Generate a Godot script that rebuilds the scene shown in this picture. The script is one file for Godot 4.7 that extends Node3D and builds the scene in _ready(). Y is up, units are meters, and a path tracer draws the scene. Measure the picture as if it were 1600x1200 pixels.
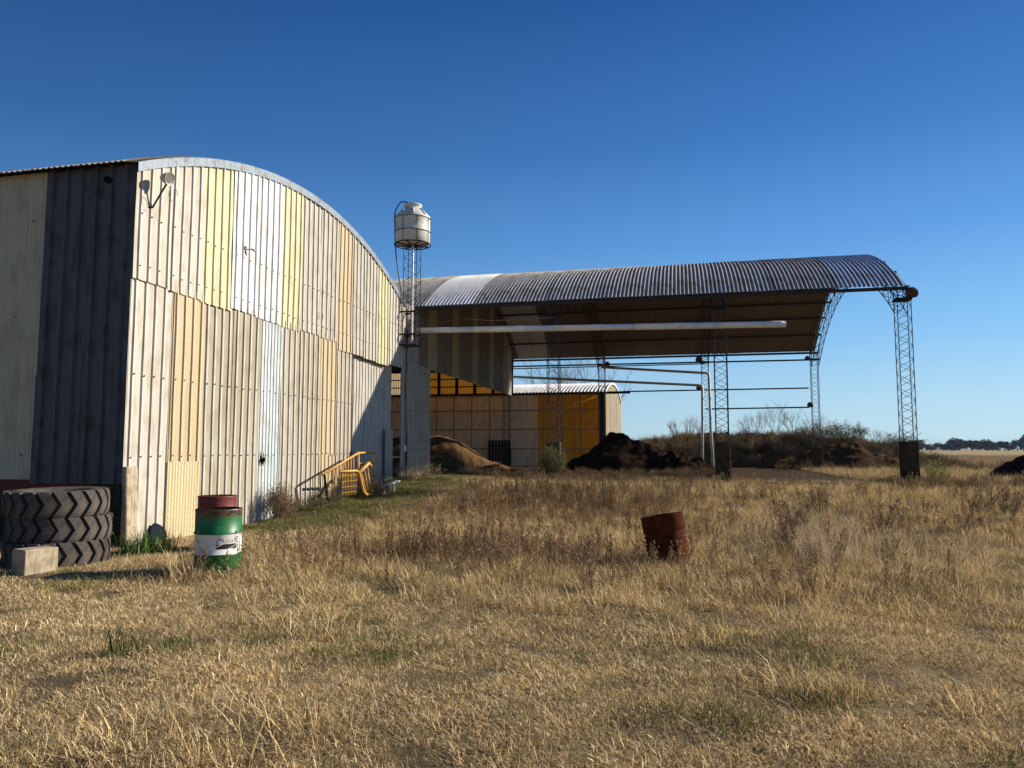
extends Node3D

# A farm yard: two joined arch-roofed sheds, an open canopy, dry grass.
# x runs along the shed axis (out of the sunlit gable wall), -z runs along that wall, y is up.

const EYE := Vector3(9.0, 1.6, 10.68)
const SUN_AZ := 62.4      # degrees from -z towards +x
const SUN_EL := 25.0

var M := {}
var T := {}
var used := {}
var rng := RandomNumberGenerator.new()
var nz := FastNoiseLite.new()
var nz2 := FastNoiseLite.new()
var patch := FastNoiseLite.new()

# ------------------------------------------------------------------ naming

func numbered(n: String) -> String:
	if not used.has(n):
		used[n] = 0
		return n
	used[n] += 1
	return "%s_%03d" % [n, used[n]]

func tag(o: Node, label: String, category: String, group := "", kind := "") -> Node:
	if label != "":
		o.set_meta("label", label)
	if category != "":
		o.set_meta("category", category)
	if group != "":
		o.set_meta("group", group)
	if kind != "":
		o.set_meta("kind", kind)
	return o

func thing(called: String, label: String, category: String, at := Vector3.ZERO, group := "") -> Node3D:
	var o := Node3D.new()
	o.name = numbered(called)
	add_child(o)
	o.position = at
	tag(o, label, category, group)
	return o

func mesh_node(called: String, mesh: Mesh, mat: Material, parent: Node, at := Vector3.ZERO) -> MeshInstance3D:
	var o := MeshInstance3D.new()
	o.mesh = mesh
	o.name = numbered(called) if parent == self else called
	if mat != null:
		o.material_override = mat
	o.position = at
	parent.add_child(o, true)
	return o

func copy_of(o: Node3D, label: String, at: Vector3, turn := 0.0, size := Vector3.ONE) -> Node3D:
	var base := String(o.name)
	if base.length() > 4 and base[base.length() - 4] == "_" and base.substr(base.length() - 3).is_valid_int():
		base = base.substr(0, base.length() - 4)
	var c: Node3D = o.duplicate()
	c.name = numbered(base)
	add_child(c)
	c.position = at
	c.rotation.y = turn
	c.scale = size
	c.set_meta("label", label)
	return c

# ------------------------------------------------------------------ mesh helpers

func surf(smooth := false) -> SurfaceTool:
	var st := SurfaceTool.new()
	st.begin(Mesh.PRIMITIVE_TRIANGLES)
	st.set_smooth_group(0 if smooth else -1)
	st.set_color(Color.WHITE)
	return st

func done(st: SurfaceTool) -> ArrayMesh:
	st.generate_normals()
	st.index()
	return st.commit()

func tri(st: SurfaceTool, a: Vector3, b: Vector3, c: Vector3) -> void:   # a b c counter-clockwise seen from outside
	st.add_vertex(a)
	st.add_vertex(c)
	st.add_vertex(b)

func quad(st: SurfaceTool, a: Vector3, b: Vector3, c: Vector3, d: Vector3) -> void:
	tri(st, a, b, c)
	tri(st, a, c, d)

func box(st: SurfaceTool, c: Vector3, s: Vector3, b := Basis.IDENTITY, bev := 0.0) -> void:
	var h := s * 0.5
	if bev <= 0.0:
		var p := []
		for i in 8:
			p.append(c + b * Vector3(h.x if i & 1 else -h.x, h.y if i & 2 else -h.y, h.z if i & 4 else -h.z))
		quad(st, p[4], p[5], p[7], p[6])
		quad(st, p[1], p[0], p[2], p[3])
		quad(st, p[5], p[1], p[3], p[7])
		quad(st, p[0], p[4], p[6], p[2])
		quad(st, p[6], p[7], p[3], p[2])
		quad(st, p[0], p[1], p[5], p[4])
		return
	# chamfered box: three face pairs, twelve edge strips, eight corners
	var fx := h - Vector3(0, bev, bev)
	var fy := h - Vector3(bev, 0, bev)
	var fz := h - Vector3(bev, bev, 0)
	var pt := func(k: int, sx: int, sy: int, sz: int) -> Vector3:
		var f: Vector3 = fx if k == 0 else (fy if k == 1 else fz)
		return c + b * Vector3(f.x * sx, f.y * sy, f.z * sz)
	for s1 in [-1, 1]:
		oquad(st, c, pt.call(0, s1, -1, -1), pt.call(0, s1, 1, -1), pt.call(0, s1, 1, 1), pt.call(0, s1, -1, 1))
		oquad(st, c, pt.call(1, -1, s1, -1), pt.call(1, 1, s1, -1), pt.call(1, 1, s1, 1), pt.call(1, -1, s1, 1))
		oquad(st, c, pt.call(2, -1, -1, s1), pt.call(2, 1, -1, s1), pt.call(2, 1, 1, s1), pt.call(2, -1, 1, s1))
		for s2 in [-1, 1]:
			oquad(st, c, pt.call(0, s1, s2, -1), pt.call(0, s1, s2, 1), pt.call(1, s1, s2, 1), pt.call(1, s1, s2, -1))
			oquad(st, c, pt.call(0, s1, -1, s2), pt.call(0, s1, 1, s2), pt.call(2, s1, 1, s2), pt.call(2, s1, -1, s2))
			oquad(st, c, pt.call(1, -1, s1, s2), pt.call(1, 1, s1, s2), pt.call(2, 1, s1, s2), pt.call(2, -1, s1, s2))
			for s3 in [-1, 1]:
				otri(st, c, pt.call(0, s1, s2, s3), pt.call(1, s1, s2, s3), pt.call(2, s1, s2, s3))

func otri(st: SurfaceTool, c: Vector3, p: Vector3, q: Vector3, r: Vector3) -> void:
	if (q - p).cross(r - p).dot(p + q + r - 3.0 * c) >= 0:
		tri(st, p, q, r)
	else:
		tri(st, p, r, q)

func oquad(st: SurfaceTool, c: Vector3, p: Vector3, q: Vector3, r: Vector3, s: Vector3) -> void:
	if (q - p).cross(r - p).dot(p + q + r + s - 4.0 * c) >= 0:
		quad(st, p, q, r, s)
	else:
		quad(st, s, r, q, p)

func frame_of(d: Vector3) -> Array:
	var up := Vector3.UP if absf(d.y) < 0.95 else Vector3.RIGHT
	var u := up.cross(d).normalized()
	return [u, d.cross(u).normalized()]

func tube(st: SurfaceTool, path: Array, r0: float, r1: float, sides := 6, caps := true) -> void:
	var rings := []
	var n := path.size()
	var prev_u := Vector3.ZERO
	for i in n:
		var d: Vector3 = (path[mini(i + 1, n - 1)] - path[maxi(i - 1, 0)]).normalized()
		var u: Vector3
		if prev_u == Vector3.ZERO:
			u = frame_of(d)[0]
		else:
			u = (prev_u - d * prev_u.dot(d)).normalized()
		prev_u = u
		var v: Vector3 = d.cross(u)
		var r := lerpf(r0, r1, float(i) / maxf(1.0, n - 1))
		var ring := []
		for k in sides:
			var a := TAU * k / sides
			ring.append(path[i] + (u * cos(a) + v * sin(a)) * r)
		rings.append(ring)
	for i in n - 1:
		for k in sides:
			var k2 := (k + 1) % sides
			quad(st, rings[i][k], rings[i][k2], rings[i + 1][k2], rings[i + 1][k])
	if caps:
		for k in range(1, sides - 1):
			tri(st, rings[0][0], rings[0][k + 1], rings[0][k])
			tri(st, rings[n - 1][0], rings[n - 1][k], rings[n - 1][k + 1])

func lathe(st: SurfaceTool, prof: Array, sides := 32, c := Vector3.ZERO, b := Basis.IDENTITY, uvh := 1.0) -> void:   # prof: Vector2(r, y), from bottom up
	var ln := prof.size()
	for i in ln - 1:
		for k in sides:
			var a0 := TAU * k / sides
			var a1 := TAU * (k + 1) / sides
			var q := []
			var uv := []
			for e in [[i, a0, k], [i, a1, k + 1], [i + 1, a1, k + 1], [i + 1, a0, k]]:
				var p: Vector2 = prof[e[0]]
				q.append(c + b * Vector3(cos(e[1]) * p.x, p.y, -sin(e[1]) * p.x))
				uv.append(Vector2(float(e[2]) / sides, 1.0 - p.y / uvh))
			for t in [[0, 1, 2], [0, 2, 3]]:
				var o: Array = [t[0], t[2], t[1]]
				if q[t[0]].is_equal_approx(q[t[1]]) or q[t[1]].is_equal_approx(q[t[2]]) or q[t[0]].is_equal_approx(q[t[2]]):
					continue
				for j in o:
					st.set_uv(uv[j])
					st.add_vertex(q[j])

# corner chords and zigzag braces between two lines of points, doubled to both sides in the direction w
func lattice(st: SurfaceTool, outs: Array, ins: Array, w: Vector3, rc: float, rb: float) -> void:
	for s in [-1.0, 1.0]:
		var a := []
		var b := []
		for i in outs.size():
			a.append(outs[i] + w * s)
			b.append(ins[i] + w * s)
		tube(st, a, rc, rc, 5)
		tube(st, b, rc, rc, 5)
		for i in outs.size() - 1:
			if (i % 2 == 0) == (s > 0):
				tube(st, [a[i], b[i + 1]], rb, rb, 4, false)
			else:
				tube(st, [b[i], a[i + 1]], rb, rb, 4, false)
	for line in [outs, ins]:
		for i in outs.size() - 1:
			var s2 := 1.0 if (i % 2 == 0) == (line == outs) else -1.0
			tube(st, [line[i] + w * s2, line[i + 1] - w * s2], rb, rb, 4, false)

func arch(z0: float, z1: float, eave: float, rise: float, z: float) -> float:
	var w := absf(z1 - z0) * 0.5
	var r := (w * w + rise * rise) / (2.0 * rise)
	var s := z - (z0 + z1) * 0.5
	return eave + sqrt(maxf(r * r - s * s, 0.0)) - (r - rise)

func arch_pts(z0: float, z1: float, eave: float, rise: float, n: int, x := 0.0, dy := 0.0) -> Array:   # evenly spaced along the arc
	var w := absf(z1 - z0) * 0.5
	var r := (w * w + rise * rise) / (2.0 * rise)
	var half := asin(w / r)
	var out := []
	for i in n + 1:
		var a := lerpf(-half, half, float(i) / n)
		out.append(Vector3(x, eave + r * cos(a) - (r - rise) + dy * cos(a), (z0 + z1) * 0.5 - sin(a) * signf(z0 - z1) * (r + dy)))
	return out

# a profiled metal sheet standing in a wall. o: foot of its first edge, ua: along the wall, na: outwards
func prof_offset(kind: String, s: float, pitch: float, amp: float) -> float:
	if kind == "sine":
		return amp * 0.5 * (1.0 + cos(TAU * s / pitch))
	var p := fposmod(s / pitch, 1.0)
	if p < 0.355 or p > 0.645:
		return 0.0
	if p < 0.40:
		return amp * (p - 0.355) / 0.045
	if p > 0.60:
		return amp * (0.645 - p) / 0.045
	return amp

func sheet(called: String, parent: Node, mat: Material, o: Vector3, ua: Vector3, na: Vector3, w: float, bottom: Callable, top: Callable, kind: String, pitch: float, amp: float, rows := 7, dirt := 0.0, hole = null) -> MeshInstance3D:
	var xs := []
	if kind == "sine":
		var n := int(ceil(w / pitch * 8.0))
		for i in n + 1:
			xs.append(w * i / n)
	else:
		var k := 0
		while k * pitch < w + 0.001:
			for f in [0.0, 0.12, 0.16, 0.355, 0.40, 0.60, 0.645, 0.84, 0.88]:
				var s: float = (k + f) * pitch
				if s < w - 0.004:
					xs.append(s)
			k += 1
		xs.append(w)
	var ro := rng.randf() * 10.0
	var ru := rng.randf()
	var st := surf(kind == "sine")
	var pts := []
	for s in xs:
		var col := []
		var y0: float = bottom.call(s)
		var y1: float = top.call(s)
		var off := prof_offset(kind, s, pitch, amp)
		var f := fposmod(s / pitch, 1.0)
		if kind != "sine" and (absf(f - 0.14) < 0.01 or absf(f - 0.86) < 0.01):
			off -= 0.004
		for j in rows + 1:
			var t := float(j) / rows
			var y := lerpf(y0, y1, t)
			var bend := (nz.get_noise_2d(s * 60.0 + ro * 90.0, y * 40.0) * 0.007 + nz2.get_noise_2d(ro * 50.0 + s * 9.0, y * 16.0) * 0.015)
			col.append([o + ua * s + Vector3(0, y, 0) + na * (off + bend), Vector2(s / 2.0 + ru, -y / 4.0 + ro), off / maxf(amp, 0.001), t, y])
		pts.append(col)
	for i in xs.size() - 1:
		for j in rows:
			if hole != null and hole.call(xs[i], pts[i][j][4]):
				continue
			var q := [pts[i][j], pts[i + 1][j], pts[i + 1][j + 1], pts[i][j + 1]]
			for t in [[0, 2, 1], [0, 3, 2]]:
				for k in t:
					var v: Array = q[k]
					var grime: float = dirt * (1.0 - v[2]) * (0.55 + 0.9 * absf(nz2.get_noise_2d(v[4] * 7.0 + ro * 31.0, xs[i] * 25.0)))
					st.set_color(Color(1, 1, 1).lerp(Color(0.58, 0.48, 0.34), clampf(grime, 0.0, 0.85)))
					st.set_uv(v[1])
					st.add_vertex(v[0])
	return mesh_node(called, done(st), mat, parent)

func const_y(y: float) -> Callable:
	return func(_s: float) -> float: return y

# ------------------------------------------------------------------ textures and materials

func noise_img(w: int, h: int, f: float, seed_: int, oct := 4, type := FastNoiseLite.TYPE_SIMPLEX_SMOOTH) -> Image:
	var n := FastNoiseLite.new()
	n.seed = seed_
	n.frequency = f
	n.noise_type = type
	n.fractal_octaves = oct
	n.fractal_type = FastNoiseLite.FRACTAL_FBM
	return n.get_seamless_image(w, h)

func lum(im: Image, size: int) -> PackedByteArray:
	im.convert(Image.FORMAT_L8)
	if im.get_width() != size or im.get_height() != size:
		im.resize(size, size, Image.INTERPOLATE_CUBIC)
	return im.get_data()

# mixes colours by layers of grey noise: layers = [[bytes, low, high, colour], ...]
func layered(size: int, base: Color, layers: Array) -> ImageTexture:
	var out := PackedByteArray()
	out.resize(size * size * 3)
	var n := size * size
	for i in n:
		var r := base.r
		var g := base.g
		var b := base.b
		for l in layers:
			var v: float = (l[0][i] / 255.0 - l[1]) / (l[2] - l[1])
			if v > 0.0:
				v = minf(v, 1.0) * l[4]
				r = lerpf(r, l[3].r, v)
				g = lerpf(g, l[3].g, v)
				b = lerpf(b, l[3].b, v)
		out[i * 3] = int(r * 255.0)
		out[i * 3 + 1] = int(g * 255.0)
		out[i * 3 + 2] = int(b * 255.0)
	var im := Image.create_from_data(size, size, false, Image.FORMAT_RGB8, out)
	im.generate_mipmaps()
	return ImageTexture.create_from_image(im)

func textures() -> void:
	var s := 512
	var streak := lum(noise_img(512, 24, 0.05, 3), s)
	var streak2 := lum(noise_img(512, 40, 0.12, 9), s)
	var blot := lum(noise_img(256, 256, 0.02, 5), s)
	var fine := lum(noise_img(512, 512, 0.16, 7, 2), s)
	var grain := lum(noise_img(512, 512, 0.35, 8, 2), s)
	var cells := lum(noise_img(512, 512, 0.05, 4, 1, FastNoiseLite.TYPE_CELLULAR), s)
	var broad := lum(noise_img(128, 128, 0.03, 15), s)
	T.paint = layered(s, Color(1, 1, 1), [[streak, 0.5, 0.85, Color(0.84, 0.82, 0.78), 0.35], [streak2, 0.62, 0.85, Color(0.74, 0.64, 0.52), 0.22], [blot, 0.5, 0.8, Color(0.86, 0.84, 0.80), 0.6], [grain, 0.55, 0.8, Color(0.86, 0.84, 0.80), 0.35]])
	T.grimy = layered(s, Color(0.98, 0.97, 0.96), [[streak, 0.5, 0.85, Color(0.80, 0.75, 0.68), 0.3], [streak2, 0.62, 0.85, Color(0.66, 0.54, 0.42), 0.22], [blot, 0.5, 0.8, Color(0.84, 0.80, 0.74), 0.6], [fine, 0.55, 0.8, Color(0.85, 0.81, 0.75), 0.4]])
	T.fibre = layered(s, Color(0.97, 0.955, 0.92), [[fine, 0.42, 0.62, Color(0.80, 0.71, 0.57), 0.55], [grain, 0.5, 0.7, Color(1, 0.98, 0.92), 0.6], [streak, 0.5, 0.8, Color(0.80, 0.72, 0.60), 0.4]])
	T.galv = layered(s, Color(0.92, 0.93, 0.95), [[cells, 0.3, 0.7, Color(0.78, 0.80, 0.83), 0.5], [streak, 0.5, 0.8, Color(0.70, 0.70, 0.70), 0.6], [blot, 0.58, 0.8, Color(0.66, 0.58, 0.50), 0.6]])
	T.rust = layered(s, Color(0.33, 0.19, 0.12), [[blot, 0.4, 0.7, Color(0.20, 0.11, 0.075), 0.8], [fine, 0.5, 0.75, Color(0.46, 0.26, 0.15), 0.6], [grain, 0.5, 0.8, Color(0.20, 0.11, 0.09), 0.6]])
	T.soil = layered(s, Color(0.34, 0.28, 0.21), [[blot, 0.4, 0.7, Color(0.24, 0.19, 0.14), 0.8], [fine, 0.5, 0.72, Color(0.50, 0.42, 0.30), 0.6], [grain, 0.5, 0.75, Color(0.17, 0.13, 0.09), 0.7]])
	T.stone = layered(s, Color(0.72, 0.68, 0.62), [[broad, 0.45, 0.7, Color(0.55, 0.50, 0.44), 0.8], [fine, 0.52, 0.75, Color(0.85, 0.82, 0.76), 0.6], [grain, 0.5, 0.75, Color(0.45, 0.41, 0.36), 0.6], [streak, 0.55, 0.8, Color(0.40, 0.36, 0.31), 0.5]])
	T.rubber = layered(s, Color(0.30, 0.29, 0.28), [[blot, 0.45, 0.7, Color(0.42, 0.38, 0.33), 0.8], [fine, 0.5, 0.75, Color(0.20, 0.19, 0.19), 0.7], [grain, 0.55, 0.8, Color(0.5, 0.46, 0.4), 0.4]])
	T.fine = layered(s, Color(1, 1, 1), [[fine, 0.45, 0.75, Color(0.72, 0.70, 0.66), 0.7], [blot, 0.5, 0.75, Color(0.80, 0.77, 0.72), 0.6]])

func mat(color: Color, rough := 0.8, metal := 0.0, tex: Texture2D = null, tri_scale := 0.0) -> StandardMaterial3D:
	var m := StandardMaterial3D.new()
	m.albedo_color = color
	m.roughness = rough
	m.metallic = metal
	m.cull_mode = BaseMaterial3D.CULL_DISABLED
	if tex != null:
		m.albedo_texture = tex
		if tri_scale > 0.0:
			m.uv1_triplanar = true
			m.uv1_scale = Vector3.ONE * tri_scale
	return m

func lin(r: float, g: float, b: float) -> Color:
	return Color(r, g, b).linear_to_srgb()

func sheetmat(color: Color, tex: Texture2D, rough := 0.6, metal := 0.0) -> StandardMaterial3D:
	var m := mat(color, rough, metal, tex)
	m.vertex_color_use_as_albedo = true
	return m

func materials() -> void:
	M.beige = sheetmat(lin(0.50, 0.50, 0.445), T.grimy)
	M.pale = sheetmat(lin(0.54, 0.535, 0.485), T.grimy)
	M.white = sheetmat(lin(0.62, 0.63, 0.63), T.paint, 0.5)
	M.yellow = sheetmat(lin(0.56, 0.54, 0.33), T.paint)
	M.speckle = sheetmat(lin(0.57, 0.505, 0.37), T.fibre)
	M.straw = sheetmat(lin(0.66, 0.61, 0.42), T.fibre)
	M.bluish = sheetmat(lin(0.50, 0.56, 0.57), T.paint, 0.5)
	M.navy = sheetmat(lin(0.105, 0.105, 0.11), T.galv, 0.55)
	M.sage = sheetmat(lin(0.52, 0.48, 0.34), T.paint, 0.65)
	M.door = sheetmat(lin(0.46, 0.44, 0.39), T.paint, 0.55)
	M.pier = sheetmat(lin(0.42, 0.40, 0.34), T.grimy, 0.6)
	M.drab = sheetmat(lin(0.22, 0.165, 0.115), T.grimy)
	M.ochre = sheetmat(lin(0.42, 0.34, 0.17), T.paint)
	M.amber = sheetmat(lin(0.78, 0.46, 0.095), T.grimy)
	M.amber.backlight_enabled = true
	M.amber.backlight = Color(1.3, 1.2, 0.9)
	M.blush = sheetmat(lin(0.92, 0.74, 0.57), T.paint)
	M.blush.backlight_enabled = true
	M.blush.backlight = Color(0.8, 0.7, 0.6)
	M.lilac = sheetmat(lin(0.80, 0.70, 0.62), T.paint)
	M.lilac.backlight_enabled = true
	M.lilac.backlight = Color(0.8, 0.74, 0.68)
	M.glow = sheetmat(lin(0.85, 0.58, 0.17), T.fibre)
	M.glow.backlight_enabled = true
	M.glow.backlight = Color(0.6, 0.52, 0.34)
	M.glowpale = sheetmat(lin(0.8, 0.74, 0.62), T.fibre)
	M.glowpale.backlight_enabled = true
	M.glowpale.backlight = Color(1.0, 0.95, 0.85)
	M.cream = sheetmat(lin(0.86, 0.75, 0.50), T.paint)
	M.cream.backlight_enabled = true
	M.cream.backlight = Color(0.5, 0.46, 0.38)
	M.rooftop = sheetmat(lin(0.40, 0.375, 0.335), T.galv, 0.85, 0.0)
	M.rooftop.metallic_specular = 0.2
	M.roofnew = sheetmat(lin(0.44, 0.48, 0.52), T.galv, 0.5, 0.15)
	M.roofwhite = sheetmat(lin(0.80, 0.80, 0.78), T.paint, 0.6)
	M.roofwhite.backlight_enabled = true
	M.roofwhite.backlight = Color(0.6, 0.6, 0.58)
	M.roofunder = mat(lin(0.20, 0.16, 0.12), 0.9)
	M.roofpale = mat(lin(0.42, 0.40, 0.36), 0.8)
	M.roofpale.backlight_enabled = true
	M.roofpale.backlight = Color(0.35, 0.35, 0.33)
	M.flashing = mat(lin(0.25, 0.30, 0.33), 0.55, 0.15, T.galv, 0.7)
	M.iron = mat(lin(0.028, 0.024, 0.022), 0.9)
	M.lattice = mat(lin(0.055, 0.058, 0.065), 0.8)
	M.brown = mat(lin(0.11, 0.065, 0.04), 0.8)
	M.drumred = mat(lin(0.17, 0.022, 0.022), 0.6, 0.0, T.fine, 1.5)
	M.drumrust = mat(Color(1.0, 0.92, 0.84), 0.9, 0.0, T.rust, 1.4)
	M.drumrust.metallic_specular = 0.15
	M.purlin = mat(lin(0.035, 0.022, 0.015), 0.9)
	M.stud = mat(lin(0.32, 0.22, 0.13), 0.8)
	M.rust = mat(Color(0.95, 0.85, 0.85), 0.85, 0.1, T.rust, 1.4)
	M.darkrust = mat(Color(0.5, 0.42, 0.40), 0.85, 0.1, T.rust, 1.4)
	M.concrete = mat(lin(0.95, 0.89, 0.76), 0.9, 0.0, T.stone, 1.2)
	M.darkcrete = mat(lin(0.13, 0.125, 0.10), 0.9, 0.0, T.stone, 0.9)
	M.redpaint = mat(lin(0.13, 0.014, 0.013), 0.7, 0.0, T.fine, 1.5)
	M.pvc = mat(lin(0.80, 0.80, 0.78), 0.4, 0.0, T.fine, 0.4)
	M.pipe = mat(lin(0.66, 0.65, 0.62), 0.5, 0.1, T.fine, 0.6)
	M.tank = mat(lin(0.66, 0.65, 0.60), 0.55, 0.0, T.fine, 1.2)
	M.hose = mat(lin(0.012, 0.012, 0.014), 0.5)
	M.rubber = mat(Color(1, 1, 1), 0.85, 0.0, T.rubber, 1.6)
	M.black = mat(lin(0.01, 0.01, 0.01), 0.9)
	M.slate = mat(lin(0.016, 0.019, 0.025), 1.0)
	M.mud = mat(lin(0.24, 0.18, 0.13), 0.95, 0.0, T.stone, 3.0)
	M.yellowpaint = mat(lin(0.66, 0.34, 0.035), 0.5, 0.0, T.fine, 2.0)
	M.whitepaint = mat(lin(0.78, 0.78, 0.76), 0.5, 0.0, T.fine, 2.0)
	M.greybody = mat(lin(0.30, 0.30, 0.28), 0.5)
	M.lampin = mat(lin(0.60, 0.57, 0.50), 0.35, 0.2)
	M.blacksoil = mat(Color(0.47, 0.40, 0.35), 1.0, 0.0, T.soil, 0.8)
	M.grainpile = mat(lin(0.62, 0.42, 0.24), 1.0, 0.0, T.stone, 1.2)
	M.brownsoil = mat(Color(0.78, 0.68, 0.57), 1.0, 0.0, T.soil, 0.7)
	M.stone = mat(lin(0.30, 0.27, 0.23), 0.95, 0.0, T.stone, 2.0)
	M.road = mat(lin(0.60, 0.50, 0.40), 1.0, 0.0, T.soil, 0.45)
	M.ground = mat(Color(1, 1, 1), 1.0, 0.0, T.fine, 0.9)
	M.ground.vertex_color_use_as_albedo = true
	M.blade = mat(Color(1, 1, 1), 0.75)
	M.blade.vertex_color_use_as_albedo = true
	M.blade.backlight_enabled = true
	M.blade.backlight = Color(0.7, 0.70, 0.66)
	M.twig = mat(lin(0.14, 0.105, 0.08), 0.9)
	M.paletwig = mat(lin(0.26, 0.21, 0.16), 0.9)
	M.leaf = mat(lin(0.035, 0.05, 0.026), 0.8)
	M.leaf.vertex_color_use_as_albedo = true

func dull() -> void:
	for k in ["slate", "blacksoil", "grainpile", "brownsoil", "road", "iron", "lattice", "roofunder", "stone", "ground", "mud", "rust", "darkrust", "brown", "darkcrete", "rubber", "blade", "black"]:
		M[k].metallic_specular = 0.15

# ------------------------------------------------------------------ terrain

func smooth(a: float, b: float, v: float) -> float:
	var t := clampf((v - a) / (b - a), 0.0, 1.0)
	return t * t * (3.0 - 2.0 * t)

func gh(x: float, z: float) -> float:
	var h := 0.52 * smooth(-2.5, -10.5, z)
	h += 0.14 * smooth(5.0, 0.5, x) * smooth(-5.0, -12.0, z)
	h -= 0.28 * exp(-(x - 0.8) * (x - 0.8) / 1.4 - (z + 9.2) * (z + 9.2) / 3.5)
	var near := smooth(60.0, 30.0, Vector2(x - 9.0, z - 3.0).length())
	var yard := smooth(-10.5, -12.5, z)
	h += near * (0.05 * nz.get_noise_2d(x * 22.0, z * 22.0) + 0.018 * nz2.get_noise_2d(x * 30.0, z * 30.0)) * (1.0 - 0.75 * yard)
	return h

func spread(a: float, b: float, step: float, far: float) -> Array:
	var out := []
	var v := a
	while v <= b + 0.001:
		out.append(v)
		v += step
	var d := step
	var lo := a
	var hi := b
	var left := []
	while hi < far:
		d *= 1.6
		hi += d
		lo -= d
		out.append(hi)
		left.append(lo)
	left.reverse()
	return left + out

func build_ground() -> void:
	var xs := spread(-14.0, 30.0, 0.3, 2200.0)
	var zs := spread(-46.0, 14.0, 0.3, 2200.0)
	var v := PackedVector3Array()
	var c := PackedColorArray()
	var n := PackedVector3Array()
	var idx := PackedInt32Array()
	for z in zs:
		for x in xs:
			v.append(Vector3(x, gh(x, z), z))
			var e := 0.15
			n.append(Vector3(gh(x - e, z) - gh(x + e, z), 2 * e, gh(x, z - e) - gh(x, z + e)).normalized())
			var p := patch.get_noise_2d(x * 3.0, z * 3.0)
			var col := Color(0.15, 0.11, 0.06).lerp(Color(0.44, 0.335, 0.18), clampf(p + 0.5, 0, 1))
			var pf := patch.get_noise_2d(x * 26.0 + 11.0, z * 26.0)
			col = col.lerp(Color(0.10, 0.075, 0.05), 0.85 * smooth(-0.05, -0.3, pf))
			col = col.lerp(Color(0.09, 0.10, 0.035), smooth(0.05, 0.5, patch.get_noise_2d(x * 5.0 + 90.0, z * 5.0)) * 0.5)
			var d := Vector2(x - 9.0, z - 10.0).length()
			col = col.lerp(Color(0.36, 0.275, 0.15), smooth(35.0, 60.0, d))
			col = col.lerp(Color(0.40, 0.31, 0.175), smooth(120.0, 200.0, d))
			c.append(col)
	var w := xs.size()
	for j in zs.size() - 1:
		for i in w - 1:
			var a := j * w + i
			idx.append_array([a, a + 1, a + w + 1, a, a + w + 1, a + w])
	var arr := []
	arr.resize(Mesh.ARRAY_MAX)
	arr[Mesh.ARRAY_VERTEX] = v
	arr[Mesh.ARRAY_NORMAL] = n
	arr[Mesh.ARRAY_COLOR] = c
	arr[Mesh.ARRAY_INDEX] = idx
	var m := ArrayMesh.new()
	m.add_surface_from_arrays(Mesh.PRIMITIVE_TRIANGLES, arr)
	var o := mesh_node("ground", m, M.ground, self)
	tag(o, "dry grassy ground rising gently to the shed floor level", "ground", "", "structure")

	# packed earth yard under and beside the canopy
	var st := surf(true)
	var yx := []
	var k := 0.4
	while k < 15.6:
		yx.append(k)
		k += 0.5
	var rows := 34
	for i in yx.size() - 1:
		for j in rows:
			var q := []
			for e in [[i, j], [i + 1, j], [i + 1, j + 1], [i, j + 1]]:
				var x: float = yx[e[0]]
				var front := -11.8 - 2.0 * smooth(11.0, 9.0, x) + 0.8 * nz.get_noise_2d(x * 30.0, 7.0) + 0.5 * smooth(10.0, 18.0, x) - 3.0 * smooth(14.2, 15.6, x) - 2.4 * smooth(7.0, 3.0, x)
				var z := lerpf(front, -34.0, float(e[1]) / rows)
				q.append(Vector3(x, gh(x, z) + 0.012, z))
			quad(st, q[0], q[1], q[2], q[3])
	var y := mesh_node("dirt_yard", done(st), M.road, self)
	tag(y, "packed bare earth yard under the open canopy", "yard", "", "structure")

# ------------------------------------------------------------------ sheds

func screws(parent: Node, spots: Array, na: Vector3) -> void:
	var st := surf()
	var f := frame_of(na)
	for p in spots:
		var ring := []
		for k in 6:
			ring.append(p + (f[0] * cos(TAU * k / 6) + f[1] * sin(TAU * k / 6)) * 0.015)
		for k in 6:
			otri(st, p - na, p + na * 0.012, ring[k], ring[(k + 1) % 6])
			oquad(st, p, ring[k], ring[(k + 1) % 6], ring[(k + 1) % 6] - na * 0.01, ring[k] - na * 0.01)
	var o := mesh_node("screws", done(st), M.iron, parent)
	o.set_meta("kind", "stuff")

func roof_sheet_mesh(z0: float, z1: float, eave: float, rise: float, w: float, pitch: float, amp: float, n: int, mat_top: Material, mat_under: Material) -> ArrayMesh:
	var cols := int(round(w / pitch * 8.0))
	var out: ArrayMesh = null
	for side in 2:
		var st := surf(true)
		var rows := []
		for i in n + 1:
			rows.append([])
		for c in cols + 1:
			var x := w * c / cols
			var dy := amp * 0.5 * cos(TAU * x / pitch) - (0.006 if side == 1 else 0.0)
			var pts := arch_pts(z0, z1, eave, rise, n, x, dy)
			for i in n + 1:
				rows[i].append(pts[i])
		for i in n:
			for c in cols:
				var uv := func(cc: int, ii: int) -> Vector2: return Vector2(w * cc / cols / 2.0, ii * 0.12)
				var q := [[rows[i][c], uv.call(c, i)], [rows[i][c + 1], uv.call(c + 1, i)], [rows[i + 1][c + 1], uv.call(c + 1, i + 1)], [rows[i + 1][c], uv.call(c, i + 1)]]
				for t in ([[0, 2, 1], [0, 3, 2]] if side == 0 else [[0, 1, 2], [0, 2, 3]]):
					for k in t:
						st.set_uv(q[k][1])
						st.add_vertex(q[k][0])
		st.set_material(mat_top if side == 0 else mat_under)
		st.generate_normals()
		st.index()
		out = st.commit(out) if out != null else st.commit()
	return out

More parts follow.
